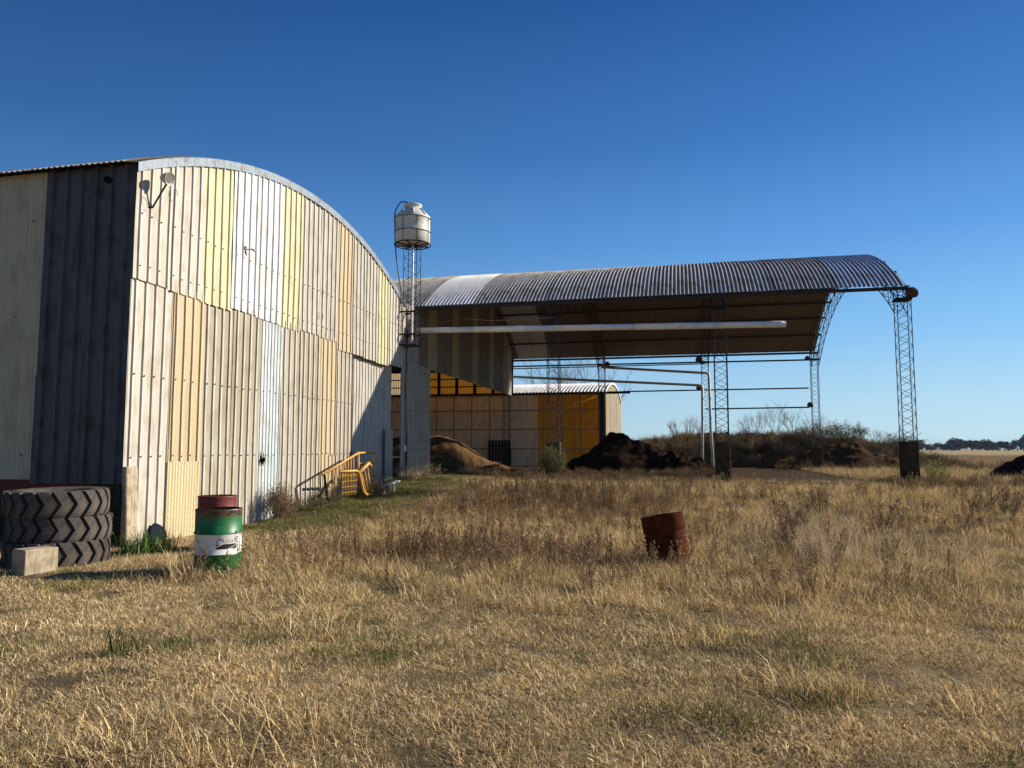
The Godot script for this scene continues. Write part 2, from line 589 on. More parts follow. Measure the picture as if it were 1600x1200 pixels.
const A0 := 0.0
const A1 := -12.45
const EAVE1 := 6.42
const RISE1 := 1.52
const B0 := -13.65
const B1 := -29.45
const EAVE2 := 6.55
const RISE2 := 2.52

func build_near_shed() -> void:
	var s := thing("metal_shed", "big arched metal shed with patchwork cream, yellow and white sheets on its sunlit gable", "shed")
	var top := func(z: float) -> float: return arch(A0, A1, EAVE1, RISE1, z) - 0.02
	var ua := Vector3(0, 0, -1)
	var na := Vector3(1, 0, 0)
	var seam := 4.53
	var spots := []
	# upper row of the gable
	var up := [[0.02, -0.83, "pale", 0.5], [-0.83, -1.81, "pale", 0.4], [-1.81, -2.78, "yellow", 0.2], [-2.78, -3.70, "white", 0.05], [-3.70, -4.71, "white", 0.08], [-4.71, -5.64, "yellow", 0.2], [-5.64, -6.65, "beige", 0.5], [-6.65, -7.63, "beige", 0.5], [-7.63, -8.49, "speckle", 0.4], [-8.49, -9.40, "beige", 0.6], [-9.40, -10.30, "beige", 0.5], [-10.30, -11.22, "yellow", 0.2], [-11.22, -12.44, "pale", 0.4]]
	var k := 0
	for a in up:
		var z0: float = a[0]
		var w: float = a[0] - a[1]
		var lift := 0.022 + 0.004 * (k % 2) + (0.012 if a[2] == "white" else 0.0)
		var t2 := func(d: float) -> float: return top.call(minf(z0 - d, 0.0))
		var drop := -0.05 - 0.03 * (k % 3) - (0.16 if k == 8 else 0.0) - (0.22 if k > 8 else 0.0)
		sheet("wall_sheet", s, M[a[2]], Vector3(lift, 0, z0), ua, na, w + 0.03, const_y(seam + drop), t2, "trap", 0.245, 0.030, 8, a[3])
		for h in [4.72, 5.62]:
			for r in int(w / 0.245):
				spots.append(Vector3(lift + 0.038, h + rng.randf_range(-0.015, 0.015), z0 - (r + 0.5) * 0.245))
		k += 1
	# lower row
	var low := [[0.02, -1.03, "pale", 0.35, -0.2, 4.53], [-1.03, -1.97, "speckle", 0.5, 1.36, 4.53], [-1.97, -2.95, "beige", 1.0, -0.2, 4.53], [-2.95, -3.97, "beige", 0.95, -0.2, 4.53], [-3.97, -4.87, "bluish", 0.15, -0.2, 4.53], [-4.87, -5.80, "beige", 0.9, -0.1, 4.53], [-5.80, -6.81, "beige", 1.0, 0.0, 4.53], [-6.81, -7.64, "speckle", 0.4, 1.42, 4.53], [-7.64, -8.64, "beige", 0.95, 0.2, 4.53]]
	k = 0
	for a in low:
		var w: float = a[0] - a[1]
		var lift := 0.001 + 0.005 * (k % 2)
		var hole = null
		var rows := 8
		if a[2] == "bluish":
			rows = 110
			hole = func(d: float, y: float) -> bool: return d > 0.03 and d < 0.34 and y > 1.25 + 0.05 * sin(d * 70.0) and y < 1.41 + 0.08 * cos(d * 55.0) + d * 0.2
		sheet("wall_sheet", s, M[a[2]], Vector3(lift, 0, a[0]), ua, na, w + 0.03, const_y(a[4]), const_y(a[5] + 0.04), "trap", 0.245 if a[2] != "bluish" else 0.13, 0.030 if a[2] != "bluish" else 0.018, rows, a[3], hole)
		for h in [1.47, 2.86]:
			for r in int(w / 0.245):
				spots.append(Vector3(lift + 0.040, h + rng.randf_range(-0.015, 0.015), a[0] - (r + 0.5) * 0.245))
		k += 1
	sheet("wall_sheet", s, M.straw, Vector3(0.012, 0, -1.04), ua, na, 0.93, const_y(-0.15), const_y(1.375), "sine", 0.08, 0.020, 8, 0.25)
	sheet("wall_sheet", s, M.speckle, Vector3(0.008, 0, -6.82), ua, na, 0.82, const_y(0.0), const_y(1.46), "trap", 0.205, 0.026, 6, 0.5)
	screws(s, spots, na)
	# flashing that follows the arch
	var pts := arch_pts(A0 + 0.06, A1 - 0.06, EAVE1 + 0.05, RISE1, 40)
	for i in range(0, 40, 4):
		var st := surf()
		for j in 4:
			var p: Vector3 = pts[i + j]
			var q: Vector3 = pts[i + j + 1]
			var dn := Vector3(0, -0.17, 0)
			var lift2 := Vector3(0.075 + 0.004 * ((i / 4) % 2), 0, 0)
			quad(st, p + lift2 + dn, q + lift2 + dn, q + lift2, p + lift2)
			quad(st, p + lift2, q + lift2, q + Vector3(-0.14, 0.01, 0), p + Vector3(-0.14, 0.01, 0))
			quad(st, p + lift2 + dn, p + dn + Vector3(0.03, -0.01, 0), q + dn + Vector3(0.03, -0.01, 0), q + lift2 + dn)
		mesh_node("flashing", done(st), M.flashing, s)
	# corner trims
	var ct := surf()
	box(ct, Vector3(0.026, 3.2, -12.46), Vector3(0.06, 6.5, 0.07))
	mesh_node("corner_trim", done(ct), M.bluish, s)
	# shaded eave wall
	var x := -0.02
	var kinds := ["navy", "navy", "sage", "sage", "sage", "navy", "navy", "sage", "sage", "navy", "sage", "navy"]
	var sp2 := []
	for i in kinds.size():
		var w := 0.91 if i < 2 else 0.98
		var lz := 0.006 + 0.004 * (i % 2)
		sheet("wall_sheet", s, M[kinds[i]], Vector3(x - w, 0, lz), Vector3(1, 0, 0), Vector3(0, 0, 1), w + 0.02, const_y(1.02 if kinds[i] == "navy" else 1.08), const_y(6.46), "trap", 0.30 if kinds[i] == "navy" else 0.2, 0.05 if kinds[i] == "navy" else 0.016, 6, 0.1)
		if kinds[i] == "navy":
			for h in [1.5, 3.9, 5.6]:
				for r in 3:
					sp2.append(Vector3(x - w + (r + 0.5) * 0.30, h, lz + 0.036))
		else:
			for h in [1.5, 3.9, 5.6]:
				sp2.append(Vector3(x - w + rng.randf_range(0.2, 0.8), h, lz + 0.02))
		x -= w
	screws(s, sp2, Vector3(0, 0, 1))
	# plinth
	var pl := surf()
	box(pl, Vector3(-0.31, 0.40, -0.10), Vector3(0.58, 1.22, 0.2), Basis.IDENTITY, 0.01)
	mesh_node("corner_footing", done(pl), M.darkcrete, s)
	pl = surf()
	box(pl, Vector3(-6.4, 0.92, -0.12), Vector3(11.58, 0.30, 0.18))
	mesh_node("painted_band", done(pl), M.redpaint, s)
	pl = surf()
	box(pl, Vector3(-6.4, 0.285, -0.125), Vector3(11.58, 0.97, 0.18))
	mesh_node("plinth", done(pl), M.darkcrete, s)
	var vt := surf(true)
	tube(vt, [Vector3(-0.5, 6.19, 0.0), Vector3(-0.5, 6.19, 0.12)], 0.058, 0.058, 14)
	mesh_node("vent_pipe", done(vt), M.black, s)
	# roof
	var rm := roof_sheet_mesh(A0 + 0.22, A1 - 0.10, EAVE1 + 0.02, RISE1, 1.02, 0.115, 0.032, 18, M.rooftop, M.roofunder)
	for i in 12:
		mesh_node("roof_sheet", rm, null, s, Vector3(-1.05 - i * 1.0, 0.003 * (i % 2), 0))
	# other side and end walls, closed so that no light comes in
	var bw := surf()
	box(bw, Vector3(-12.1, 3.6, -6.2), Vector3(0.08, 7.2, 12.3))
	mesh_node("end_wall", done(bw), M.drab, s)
	# sliding door on its rail
	var dr := surf()
	box(dr, Vector3(-0.10, 4.40, -10.5), Vector3(0.06, 0.10, 3.8))
	mesh_node("door_rail", done(dr), M.brown, s)
	var jb := surf()
	box(jb, Vector3(-0.06, 2.4, -8.72), Vector3(0.10, 4.0, 0.08))
	mesh_node("door_jamb", done(jb), M.iron, s)
	var dn := Node3D.new()
	dn.name = "sliding_door"
	s.add_child(dn)
	for i in 3:
		sheet("door_sheet", dn, M.door, Vector3(-0.13 + 0.004 * (i % 2), 0, -8.76 - i * 1.04), ua, na, 1.06, const_y(0.45), const_y(4.30), "trap", 0.20, 0.022, 7, 0.15)
	sheet("side_panel", s, M.pier, Vector3(0.0, 0, -11.15), ua, na, 0.62, const_y(0.4), const_y(2.22), "trap", 0.2, 0.02, 4, 0.2)
	var cb := surf()
	box(cb, Vector3(-0.05, 1.34, -12.15), Vector3(0.06, 0.05, 0.9))
	mesh_node("cross_rail", done(cb), M.pier, s)

func build_far_shed() -> void:
	var s := thing("canopy_shed", "long open-sided arched canopy of corrugated metal joined to a dark sheeted shed behind", "canopy")
	var ua := Vector3(0, 0, -1)
	var na := Vector3(1, 0, 0)
	var top := func(z: float) -> float: return arch(B0, B1, EAVE2, RISE2, clampf(z, B1, B0)) - 0.06
	# gable wall above the wide opening
	var zz := -12.48
	var seq := [[0.62, "pier"], [1.0, "pier"], [1.0, "drab"], [0.95, "ochre"], [1.0, "drab"], [1.0, "drab"], [0.9, "ochre"], [1.05, "drab"], [1.05, "drab"], [0.9, "ochre"], [1.05, "drab"], [1.05, "drab"], [0.85, "ochre"], [1.05, "drab"], [1.05, "drab"], [0.85, "ochre"], [1.0, "beige"]]
	var k := 0
	var spots := []
	for a in seq:
		var z0: float = zz
		var t2 := func(d: float) -> float: return maxf(top.call(z0 - d), EAVE2 - 0.1)
		sheet("gable_sheet", s, M[a[1]], Vector3(0.004 * (k % 2), 0, zz), ua, na, a[0] + 0.02, const_y(4.50), t2, "trap", 0.245, 0.028, 6, 0.35)
		for r in int(a[0] / 0.245):
			spots.append(Vector3(0.042, 4.95, z0 - (r + 0.5) * 0.245))
		zz -= a[0]
		k += 1
	# pier sheets by the opening
	for i in 3:
		sheet("pier_sheet", s, M.pier, Vector3(0.002 + 0.004 * (i % 2), 0, -12.98 - i * 0.8), ua, na, 0.82, const_y(0.45), const_y(4.52), "trap", 0.2, 0.028, 7, 0.3)
		for h in [1.6, 2.9, 4.3]:
			for r in 4:
				spots.append(Vector3(0.036, h, -12.98 - i * 0.8 - (r + 0.5) * 0.2))
	sheet("pier_sheet", s, M.pier, Vector3(-0.02, 0, -12.52), ua, na, 0.44, const_y(0.45), const_y(4.52), "trap", 0.22, 0.02, 5, 0.4)
	screws(s, spots, na)
	# roof sheets; the third and fourth past the wall are newer and white
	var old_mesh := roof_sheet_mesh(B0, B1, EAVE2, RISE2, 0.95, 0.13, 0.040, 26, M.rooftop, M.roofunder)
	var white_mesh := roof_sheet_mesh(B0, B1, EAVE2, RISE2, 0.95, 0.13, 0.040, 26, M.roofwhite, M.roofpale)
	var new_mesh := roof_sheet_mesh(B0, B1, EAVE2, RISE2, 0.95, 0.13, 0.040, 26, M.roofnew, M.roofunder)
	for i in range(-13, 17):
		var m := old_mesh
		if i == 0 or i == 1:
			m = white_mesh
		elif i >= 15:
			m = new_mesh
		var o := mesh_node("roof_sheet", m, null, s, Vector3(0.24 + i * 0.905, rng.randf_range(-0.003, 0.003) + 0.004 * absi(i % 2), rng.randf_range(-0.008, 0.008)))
		if i == 0 or i == 1:
			o.set_meta("label", "white roof sheet")
	# purlins under the sheets
	var pur := arch_pts(B0 - 0.05, B1 + 0.05, EAVE2 - 0.07, RISE2, 12)
	for i in 13:
		var p: Vector3 = pur[i]
		var st := surf()
		var hgt := 0.10 if i == 0 or i == 12 else 0.09
		box(st, Vector3(1.78, p.y - 0.02, p.z), Vector3(28.0, hgt, 0.07))
		mesh_node("purlin", done(st), M.purlin, s)
	# arch trusses and lattice posts
	var n := 44
	for x in [15.62, 10.25, 4.87, -0.4]:
		var outs := arch_pts(B0 - 0.05, B1 + 0.05, EAVE2 - 0.17, RISE2, n, x)
		var ins := arch_pts(B0 - 0.36, B1 + 0.36, EAVE2 - 0.80, RISE2 - 0.06, n, x)
		var st := surf()
		lattice(st, outs, ins, Vector3(0.17, 0, 0), 0.018, 0.010)
		mesh_node("arch_truss", done(st), M.lattice if x > 15.0 else M.brown, s)
	for row in [[-13.8, 1.82], [-29.4, 1.66]]:
		for x in [15.62, 10.25, 4.87, -0.4]:
			if x < 0.0 and row[0] > -20.0:
				continue
			var post := Node3D.new()
			post.name = "lattice_post"
			post.position = Vector3(x, 0, row[0])
			s.add_child(post, true)
			var outs := []
			var ins := []
			var seg := 21
			var hw := 0.19 if row[0] > -20.0 else 0.17
			for i in seg + 1:
				var y: float = lerpf(row[1], 6.12, float(i) / seg)
				outs.append(Vector3(0, y, hw))
				ins.append(Vector3(0, y, -hw))
			var st := surf()
			lattice(st, outs, ins, Vector3(hw, 0, 0), 0.014, 0.007)
			mesh_node("lattice", done(st), M.lattice, post)
			# collar and bracket below the arch
			st = surf()
			box(st, Vector3(0, 6.12, 0), Vector3(0.46, 0.07, 0.44))
			mesh_node("collar", done(st), M.iron, post)
			st = surf()
			var o2 := []
			var i2 := []
			var dirz := -1.0 if row[0] > -20.0 else 1.0
			for i in 7:
				var t := i / 6.0
				o2.append(Vector3(0, 6.15 + 0.38 * t, -dirz * (0.19 - 0.04 * t)))
				i2.append(Vector3(0, 6.15 + 0.72 * t, dirz * (0.19 + 0.75 * t * (0.6 + 0.4 * t))))
			lattice(st, o2, i2, Vector3(0.17, 0, 0), 0.014, 0.007)
			mesh_node("bracket", done(st), M.lattice, post)
			st = surf()
			box(st, Vector3(0, row[1] * 0.5, 0), Vector3(0.45, row[1], 0.45), Basis.IDENTITY, 0.02)
			mesh_node("concrete_base", done(st), M.darkcrete, post)
	# tie rods between the back posts
	for r in [[-0.4, 15.3, 6.13, 6.09, 0.045], [-0.4, 10.25, 6.0, 6.02, 0.03], [6.0, 15.3, 4.64, 4.66, 0.04], [10.25, 15.3, 3.66, 3.69, 0.04]]:
		var st := surf()
		tube(st, [Vector3(r[0], r[2], -29.25), Vector3(r[1], r[3], -29.25)], r[4], r[4], 6)
		mesh_node("tie_rod", done(st), M.iron, s)
	# wall behind, inside the shed: yellow translucent sheets over an opening
	for i in 11:
		var m2: Material = M.glow if i < 6 else M.glowpale
		sheet("clear_panel", s, m2, Vector3(-0.1 - (i + 1) * 1.05, 0, -29.4), Vector3(1, 0, 0), Vector3(0, 0, 1), 1.06, const_y(4.66), const_y(5.95), "sine", 0.115, 0.03, 2)
	for i in 12:
		var st := surf()
		box(st, Vector3(-0.1 - i * 1.05, 5.3, -29.33), Vector3(0.18, 1.35, 0.06))
		mesh_node("mullion", done(st), M.iron, s)
	for h in [4.64, 5.06, 5.5, 5.95]:
		var st := surf()
		box(st, Vector3(-5.9, h, -29.31), Vector3(11.8, 0.06 if h < 5.9 else 0.12, 0.05))
		mesh_node("girt", done(st), M.iron, s)
	var bk := surf()
	box(bk, Vector3(-5.9, 6.35, -29.4), Vector3(11.8, 0.7, 0.05))
	mesh_node("upper_wall", done(bk), M.drab, s)
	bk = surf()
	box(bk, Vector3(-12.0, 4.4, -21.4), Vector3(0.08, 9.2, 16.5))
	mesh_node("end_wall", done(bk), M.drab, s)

func build_third_shed() -> void:
	var s := thing("amber_shed", "low shed with amber and beige corrugated walls and a white arched roof beyond the canopy", "shed")
	var z := -29.78
	var xs := [[-11.7, "blush"], [-10.67, "blush"], [-9.64, "blush"], [-8.61, "blush"], [-7.58, "blush"], [-6.55, "blush"], [-5.55, "blush"], [-4.56, "blush"], [-3.54, "blush"], [-2.49, "blush"], [-1.45, "blush"], [-0.42, "lilac"], [0.52, "blush"], [1.3, "amber"], [1.6, "amber"], [2.63, "amber"], [3.65, "amber"], [4.70, "amber"], [4.95, ""]]
	for i in xs.size() - 1:
		sheet("wall_sheet", s, M[xs[i][1]], Vector3(xs[i][0], 0, z + 0.004 * (i % 2)), Vector3(1, 0, 0), Vector3(0, 0, 1), xs[i + 1][0] - xs[i][0] + 0.02, const_y(0.4), const_y(4.58), "sine", 0.11, 0.022, 4, 0.1)
	for x in [-9.64, -8.61, -7.58, -6.55, -5.55, -4.56, -3.54, -2.49, -1.45, 1.6, 2.63, 3.65]:
		var st := surf()
		box(st, Vector3(x, 2.5, z + 0.03), Vector3(0.05, 4.15, 0.04))
		mesh_node("stud", done(st), M.stud, s)
	for h in [1.6, 2.68, 3.72]:
		var st := surf()
		box(st, Vector3(-3.4, h, z + 0.036), Vector3(16.4, 0.06, 0.036))
		mesh_node("girt", done(st), M.stud, s)
	var st := surf()
	box(st, Vector3(4.82, 2.5, z + 0.03), Vector3(0.30, 4.3, 0.16))
	mesh_node("corner_post", done(st), M.iron, s)
	st = surf()
	box(st, Vector3(-2.7, 4.63, z + 0.10), Vector3(18.1, 0.13, 0.14))
	mesh_node("door_rail", done(st), M.iron, s)
	# sunlit gable end
	var zz := z
	for i in 10:
		var w := 1.08
		var z0 := zz
		var tp := func(d: float) -> float: return arch(z, z - 10.8, 4.62, 0.86, z0 - d) - 0.02
		sheet("gable_sheet", s, M.cream if i % 4 != 2 else M.white, Vector3(4.97 + 0.004 * (i % 2), 0, zz), Vector3(0, 0, -1), Vector3(1, 0, 0), w + 0.02, const_y(0.4), tp, "trap", 0.24, 0.025, 4, 0.1)
		zz -= w
	var rm := roof_sheet_mesh(z + 0.25, z - 11.0, 4.68, 0.86, 1.0, 0.2, 0.06, 14, M.roofwhite, M.roofpale)
	for i in 17:
		mesh_node("roof_sheet", rm, null, s, Vector3(4.05 - i * 0.98, 0.004 * (i % 2), 0))
	st = surf()
	var pt := arch_pts(z + 0.26, z - 11.0, 4.72, 0.88, 16, 5.06)
	for i in 16:
		var p: Vector3 = pt[i]
		var q: Vector3 = pt[i + 1]
		quad(st, p + Vector3(0, -0.14, 0), q + Vector3(0, -0.14, 0), q, p)
	mesh_node("flashing", done(st), M.whitepaint, s)

# ------------------------------------------------------------------ things on and around the sheds

func build_tank() -> void:
	var base := Vector3(0.36, 0, -12.4)
	var t := thing("lattice_tower", "slim lattice tower in the corner of the two sheds, carrying the water tank", "tower", base)
	var outs := []
	var ins := []
	for i in 18:
		var y := lerpf(4.9, 8.33, i / 17.0)
		outs.append(Vector3(0, y, 0.22))
		ins.append(Vector3(0, y, -0.22))
	var st := surf()
	lattice(st, outs, ins, Vector3(0.22, 0, 0), 0.011, 0.006)
	mesh_node("lattice", done(st), M.iron, t)
	st = surf()
	tube(st, [Vector3(0.06, 5.1, 0.12), Vector3(0.06, 8.33, 0.12)], 0.035, 0.035, 8)
	mesh_node("down_pipe", done(st), M.pipe, t)
	st = surf()
	for k in 8:
		var a := TAU * k / 8
		tube(st, [Vector3(0, 8.35, 0), Vector3(cos(a) * 0.58, 8.38, sin(a) * 0.58)], 0.02, 0.02, 4)
	var ring := []
	for k in 33:
		ring.append(Vector3(cos(TAU * k / 32) * 0.60, 8.38, sin(TAU * k / 32) * 0.60))
	tube(st, ring, 0.018, 0.018, 4, false)
	mesh_node("platform", done(st), M.darkrust, t)
	st = surf()
	for h in [5.0, 5.35, 6.1]:
		for z in [-0.2, 0.2]:
			box(st, Vector3(-0.08, h, z), Vector3(0.62, 0.05, 0.05))
	mesh_node("bracket", done(st), M.iron, t)

	var w := thing("water_tank", "round off-white water tank in a wire cage on top of the tower", "water tank", base + Vector3(0, 8.40, 0))
	w.scale = Vector3(0.99, 0.95, 0.99)
	st = surf(true)
	lathe(st, [Vector2(0.0, 0.0), Vector2(0.54, 0.0), Vector2(0.585, 0.04), Vector2(0.585, 0.36), Vector2(0.592, 0.38), Vector2(0.592, 0.44), Vector2(0.585, 0.46), Vector2(0.585, 0.82), Vector2(0.595, 0.84), Vector2(0.595, 0.90), Vector2(0.56, 0.97), Vector2(0.42, 1.14), Vector2(0.31, 1.24), Vector2(0.29, 1.26)], 40)
	mesh_node("body", done(st), M.tank, w)
	st = surf(true)
	for k in 8:
		var a := TAU * (k + 0.5) / 8
		var d := Vector3(cos(a), 0, sin(a))
		tube(st, [d * 0.57 + Vector3(0, 0.98, 0), d * 0.33 + Vector3(0, 1.25, 0)], 0.035, 0.022, 6)
	mesh_node("ribs", done(st), M.tank, w)
	st = surf(true)
	lathe(st, [Vector2(0.29, 1.24), Vector2(0.29, 1.36), Vector2(0.31, 1.37), Vector2(0.31, 1.41), Vector2(0.22, 1.44), Vector2(0.0, 1.45)], 32)
	mesh_node("lid", done(st), M.tank, w)
	st = surf()
	for h in [0.40, 0.88]:
		ring = []
		for k in 33:
			ring.append(Vector3(cos(TAU * k / 32) * 0.61, h, sin(TAU * k / 32) * 0.61))
		tube(st, ring, 0.011, 0.011, 4, false)
	for k in 8:
		var a := TAU * (k + 0.25) / 8
		tube(st, [Vector3(cos(a) * 0.61, -0.02, sin(a) * 0.61), Vector3(cos(a) * 0.61, 0.89, sin(a) * 0.61)], 0.009, 0.009, 4)
	mesh_node("cage", done(st), M.iron, w)

	var h := thing("water_hose", "black hose looping from the tank's lid down to the shed roof", "hose", base)
	st = surf(true)
	var c := Curve3D.new()
	c.add_point(Vector3(-0.10, 9.77, 0.05))
	c.add_point(Vector3(-0.36, 9.86, 0.12), Vector3(0.1, 0.05, 0), Vector3(-0.12, -0.1, 0))
	c.add_point(Vector3(-0.56, 9.35, 0.22), Vector3(0.0, 0.2, 0), Vector3(0, -0.3, 0))
	c.add_point(Vector3(-0.52, 8.2, 0.2), Vector3(0, 0.3, 0), Vector3(0.03, -0.3, 0))
	c.add_point(Vector3(-0.30, 6.7, 0.16), Vector3(-0.08, 0.4, 0), Vector3(0.04, -0.2, 0))
	c.add_point(Vector3(-0.16, 6.25, 0.1))
	tube(st, Array(c.get_baked_points()), 0.022, 0.022, 6)
	mesh_node("hose", done(st), M.hose, h)

	var cbl := thing("power_cable", "black cable with a small switch box running down the shaded pier by the door", "cable", Vector3(0.07, 0, -12.72))
	st = surf(true)
	tube(st, [Vector3(0, 6.3, 0), Vector3(0.02, 4.6, 0.03), Vector3(0.05, 3.4, 0.16), Vector3(0.06, 2.4, 0.14), Vector3(0.03, 1.9, -0.08), Vector3(0.01, 1.6, -0.1), Vector3(0.01, 0.6, -0.12)], 0.016, 0.016, 6)
	mesh_node("cable", done(st), M.hose, cbl)
	st = surf()
	box(st, Vector3(0.02, 1.62, 0.10), Vector3(0.08, 0.2, 0.12), Basis.IDENTITY, 0.01)
	mesh_node("switch_box", done(st), M.pvc, cbl)

func build_pipes() -> void:
	var p := thing("white_pipe", "thick white pipe running level across the open front of the canopy", "pipe", Vector3(0, 0, -13.4))
	var st := surf(true)
	var joints := [-0.25, 2.2, 5.0, 7.6, 10.2, 12.2]
	for i in 5:
		var a: float = joints[i]
		var b: float = joints[i + 1]
		st = surf(true)
		tube(st, [Vector3(a, 5.66 - a * 0.0185, 0), Vector3(b, 5.66 - b * 0.0185, 0)], 0.102 + 0.004 * (i % 2), 0.102 + 0.004 * (i % 2), 20)
		mesh_node("length", done(st), M.pvc, p)
	st = surf()
	for x in [4.87, 10.25]:
		tube(st, [Vector3(x, 5.72, 0.0), Vector3(x, 6.2, -0.3)], 0.008, 0.008, 4)
	mesh_node("hanger", done(st), M.iron, p)
	for a in [[-0.1, 5.52, 10.08, 4.86, "lower pale bent pipe that drops to the soil bank left of the middle back post", 10.0], [4.9, 5.92, 10.42, 5.48, "upper pale bent pipe that drops beside the middle back post", 10.5]]:
		var b := thing("bent_pipe", a[4], "pipe", Vector3(0, 0, -28.8), "bent pipes under the canopy")
		st = surf(true)
		var x1: float = a[2]
		var y1: float = a[3]
		tube(st, [Vector3(a[0], a[1], 0), Vector3(x1 - 0.12, y1 + 0.005, 0), Vector3(x1 - 0.03, y1 - 0.03, 0), Vector3(x1, y1 - 0.13, 0), Vector3(lerpf(x1, a[5], 0.5), 2.6, 0.0), Vector3(a[5] + (0.06 if a[0] > 0 else 0.0), 0.4, 0.0)], 0.068, 0.068, 10)
		mesh_node("pipe", done(st), M.pipe, b)
	var w := thing("overhead_wire", "thin pale wire sagging from the dark gable to the third lattice post", "wire", Vector3(0, 0, -14.3))
	st = surf()
	tube(st, [Vector3(0.0, 6.40, -2.0), Vector3(1.5, 6.22, -0.2), Vector3(2.6, 6.06, 0), Vector3(3.6, 6.02, 0.2), Vector3(4.85, 6.02, 0.4)], 0.007, 0.007, 4)
	mesh_node("wire", done(st), M.pipe, w)

func nest_mesh(seed_: int) -> ArrayMesh:
	var st := surf(true)
	var rings := 10
	var seg := 16
	var g := []
	for i in rings + 1:
		var a := PI * i / rings
		var row := []
		for k in seg + 1:
			var b := TAU * (k % seg) / seg
			var r := 0.15 * (1.0 + 0.16 * nz2.get_noise_3d(cos(b) * 30 + seed_ * 40, cos(a) * 30, sin(b) * 30))
			var d := Vector3(sin(a) * cos(b), cos(a) * 1.02, sin(a) * sin(b))
			if d.dot(Vector3(0.45, 0.0, 0.9).normalized()) > 0.86:
				r *= 0.72
			var p := d * r
			p.y = maxf(p.y, -0.10)
			row.append(p + Vector3(0, 0.10, 0))
		g.append(row)
	for i in rings:
		for k in seg:
			quad(st, g[i][k], g[i + 1][k], g[i + 1][k + 1], g[i][k + 1]) if false else quad(st, g[i + 1][k], g[i][k], g[i][k + 1], g[i + 1][k + 1])
	return done(st)

func build_nests() -> void:
	var spots := [[Vector3(15.84, 6.15, -13.60), "round mud bird nest on top of the right front lattice post", 1.2], [Vector3(5.2, 6.04, -29.25), "mud bird nest where the tie rod meets the amber shed's end post", 0.9], [Vector3(9.95, 6.13, -29.2), "tall mud bird nest high on the middle back post", 1.15], [Vector3(9.92, 4.68, -29.2), "mud bird nest halfway up the middle back post by the bent pipe", 0.95], [Vector3(15.28, 6.06, -29.2), "dark mud bird nest near the top of the right back post", 0.9], [Vector3(15.33, 3.69, -29.2), "dark mud bird nest on the lowest tie rod at the right back post", 1.0]]
	for i in spots.size():
		var o := mesh_node("bird_nest", nest_mesh(i), M.mud, self, spots[i][0])
		o.scale = Vector3.ONE * spots[i][2]
		tag(o, spots[i][1], "bird nest", "mud bird nests on the canopy posts")

func build_wall_lamp() -> void:
	var l := thing("wall_lamp", "old grey floodlight on a slanting pipe arm, with a wire ring below it", "lamp", Vector3(0.03, 5.80, -0.34))
	var st := surf(true)
	tube(st, [Vector3(0, 0, 0.05), Vector3(0.03, 0.0, -0.0), Vector3(0.28, 0.42, -0.02)], 0.017, 0.017, 8)
	mesh_node("arm", done(st), M.iron, l)
	# the reflector looks out and towards the far end of the wall
	var d := Vector3(0.95, -0.18, 0.05).normalized()
	var f := frame_of(d)
	var b := Basis(f[0], d, f[1])
	var c := Vector3(0.30, 0.50, 0.0)
	st = surf(true)
	lathe(st, [Vector2(0.0, -0.13), Vector2(0.045, -0.12), Vector2(0.06, -0.08), Vector2(0.095, -0.03), Vector2(0.112, 0.06), Vector2(0.118, 0.065)], 28, c, b)
	mesh_node("housing", done(st), M.greybody, l)
	st = surf(true)
	lathe(st, [Vector2(0.118, 0.065), Vector2(0.105, 0.058), Vector2(0.085, -0.02), Vector2(0.03, -0.06), Vector2(0.0, -0.06)], 28, c, b)
	mesh_node("reflector", done(st), M.lampin, l)
	st = surf()
	var ring := []
	for k in 21:
		var a := TAU * k / 24
		ring.append(c + Vector3(0.10, -0.27, -0.04) + f[0] * cos(a) * 0.10 + f[1] * sin(a) * 0.12)
	tube(st, ring, 0.006, 0.006, 5, false)
	mesh_node("wire_ring", done(st), M.greybody, l)

	var cam := thing("security_camera", "small grey security camera on a bracket on the white wall sheets", "camera", Vector3(0.07, 5.80, -3.22))
	st = surf()
	box(st, Vector3(0.03, 0.06, 0.06), Vector3(0.06, 0.12, 0.11), Basis.IDENTITY, 0.008)
	mesh_node("junction_box", done(st), M.greybody, cam)
	st = surf()
	tube(st, [Vector3(0.03, -0.14, 0.07), Vector3(0.03, 0.02, 0.07)], 0.018, 0.018, 6)
	tube(st, [Vector3(0.05, 0.0, 0.04), Vector3(0.10, 0.05, -0.06), Vector3(0.14, 0.05, -0.12)], 0.016, 0.016, 6)
	mesh_node("bracket", done(st), M.iron, cam)
	st = surf(true)
	tube(st, [Vector3(0.13, 0.06, -0.10), Vector3(0.22, 0.0, -0.24)], 0.035, 0.04, 12)
	mesh_node("camera_body", done(st), M.greybody, cam)
	cam.scale = Vector3.ONE * 0.62
	var hk := thing("wire_hook", "thin bent wire hook on the beige sheets of the sunlit gable", "hook", Vector3(0.06, 4.95, -6.6))
	st = surf()
	var arc := []
	for k in 9:
		var a := PI * k / 8
		arc.append(Vector3(0.03, sin(a) * 0.16, cos(a) * 0.10))
	tube(st, [Vector3(0, -0.08, 0.10)] + arc + [Vector3(0, -0.10, -0.10)], 0.007, 0.007, 5)
	mesh_node("hook", done(st), M.greybody, hk)

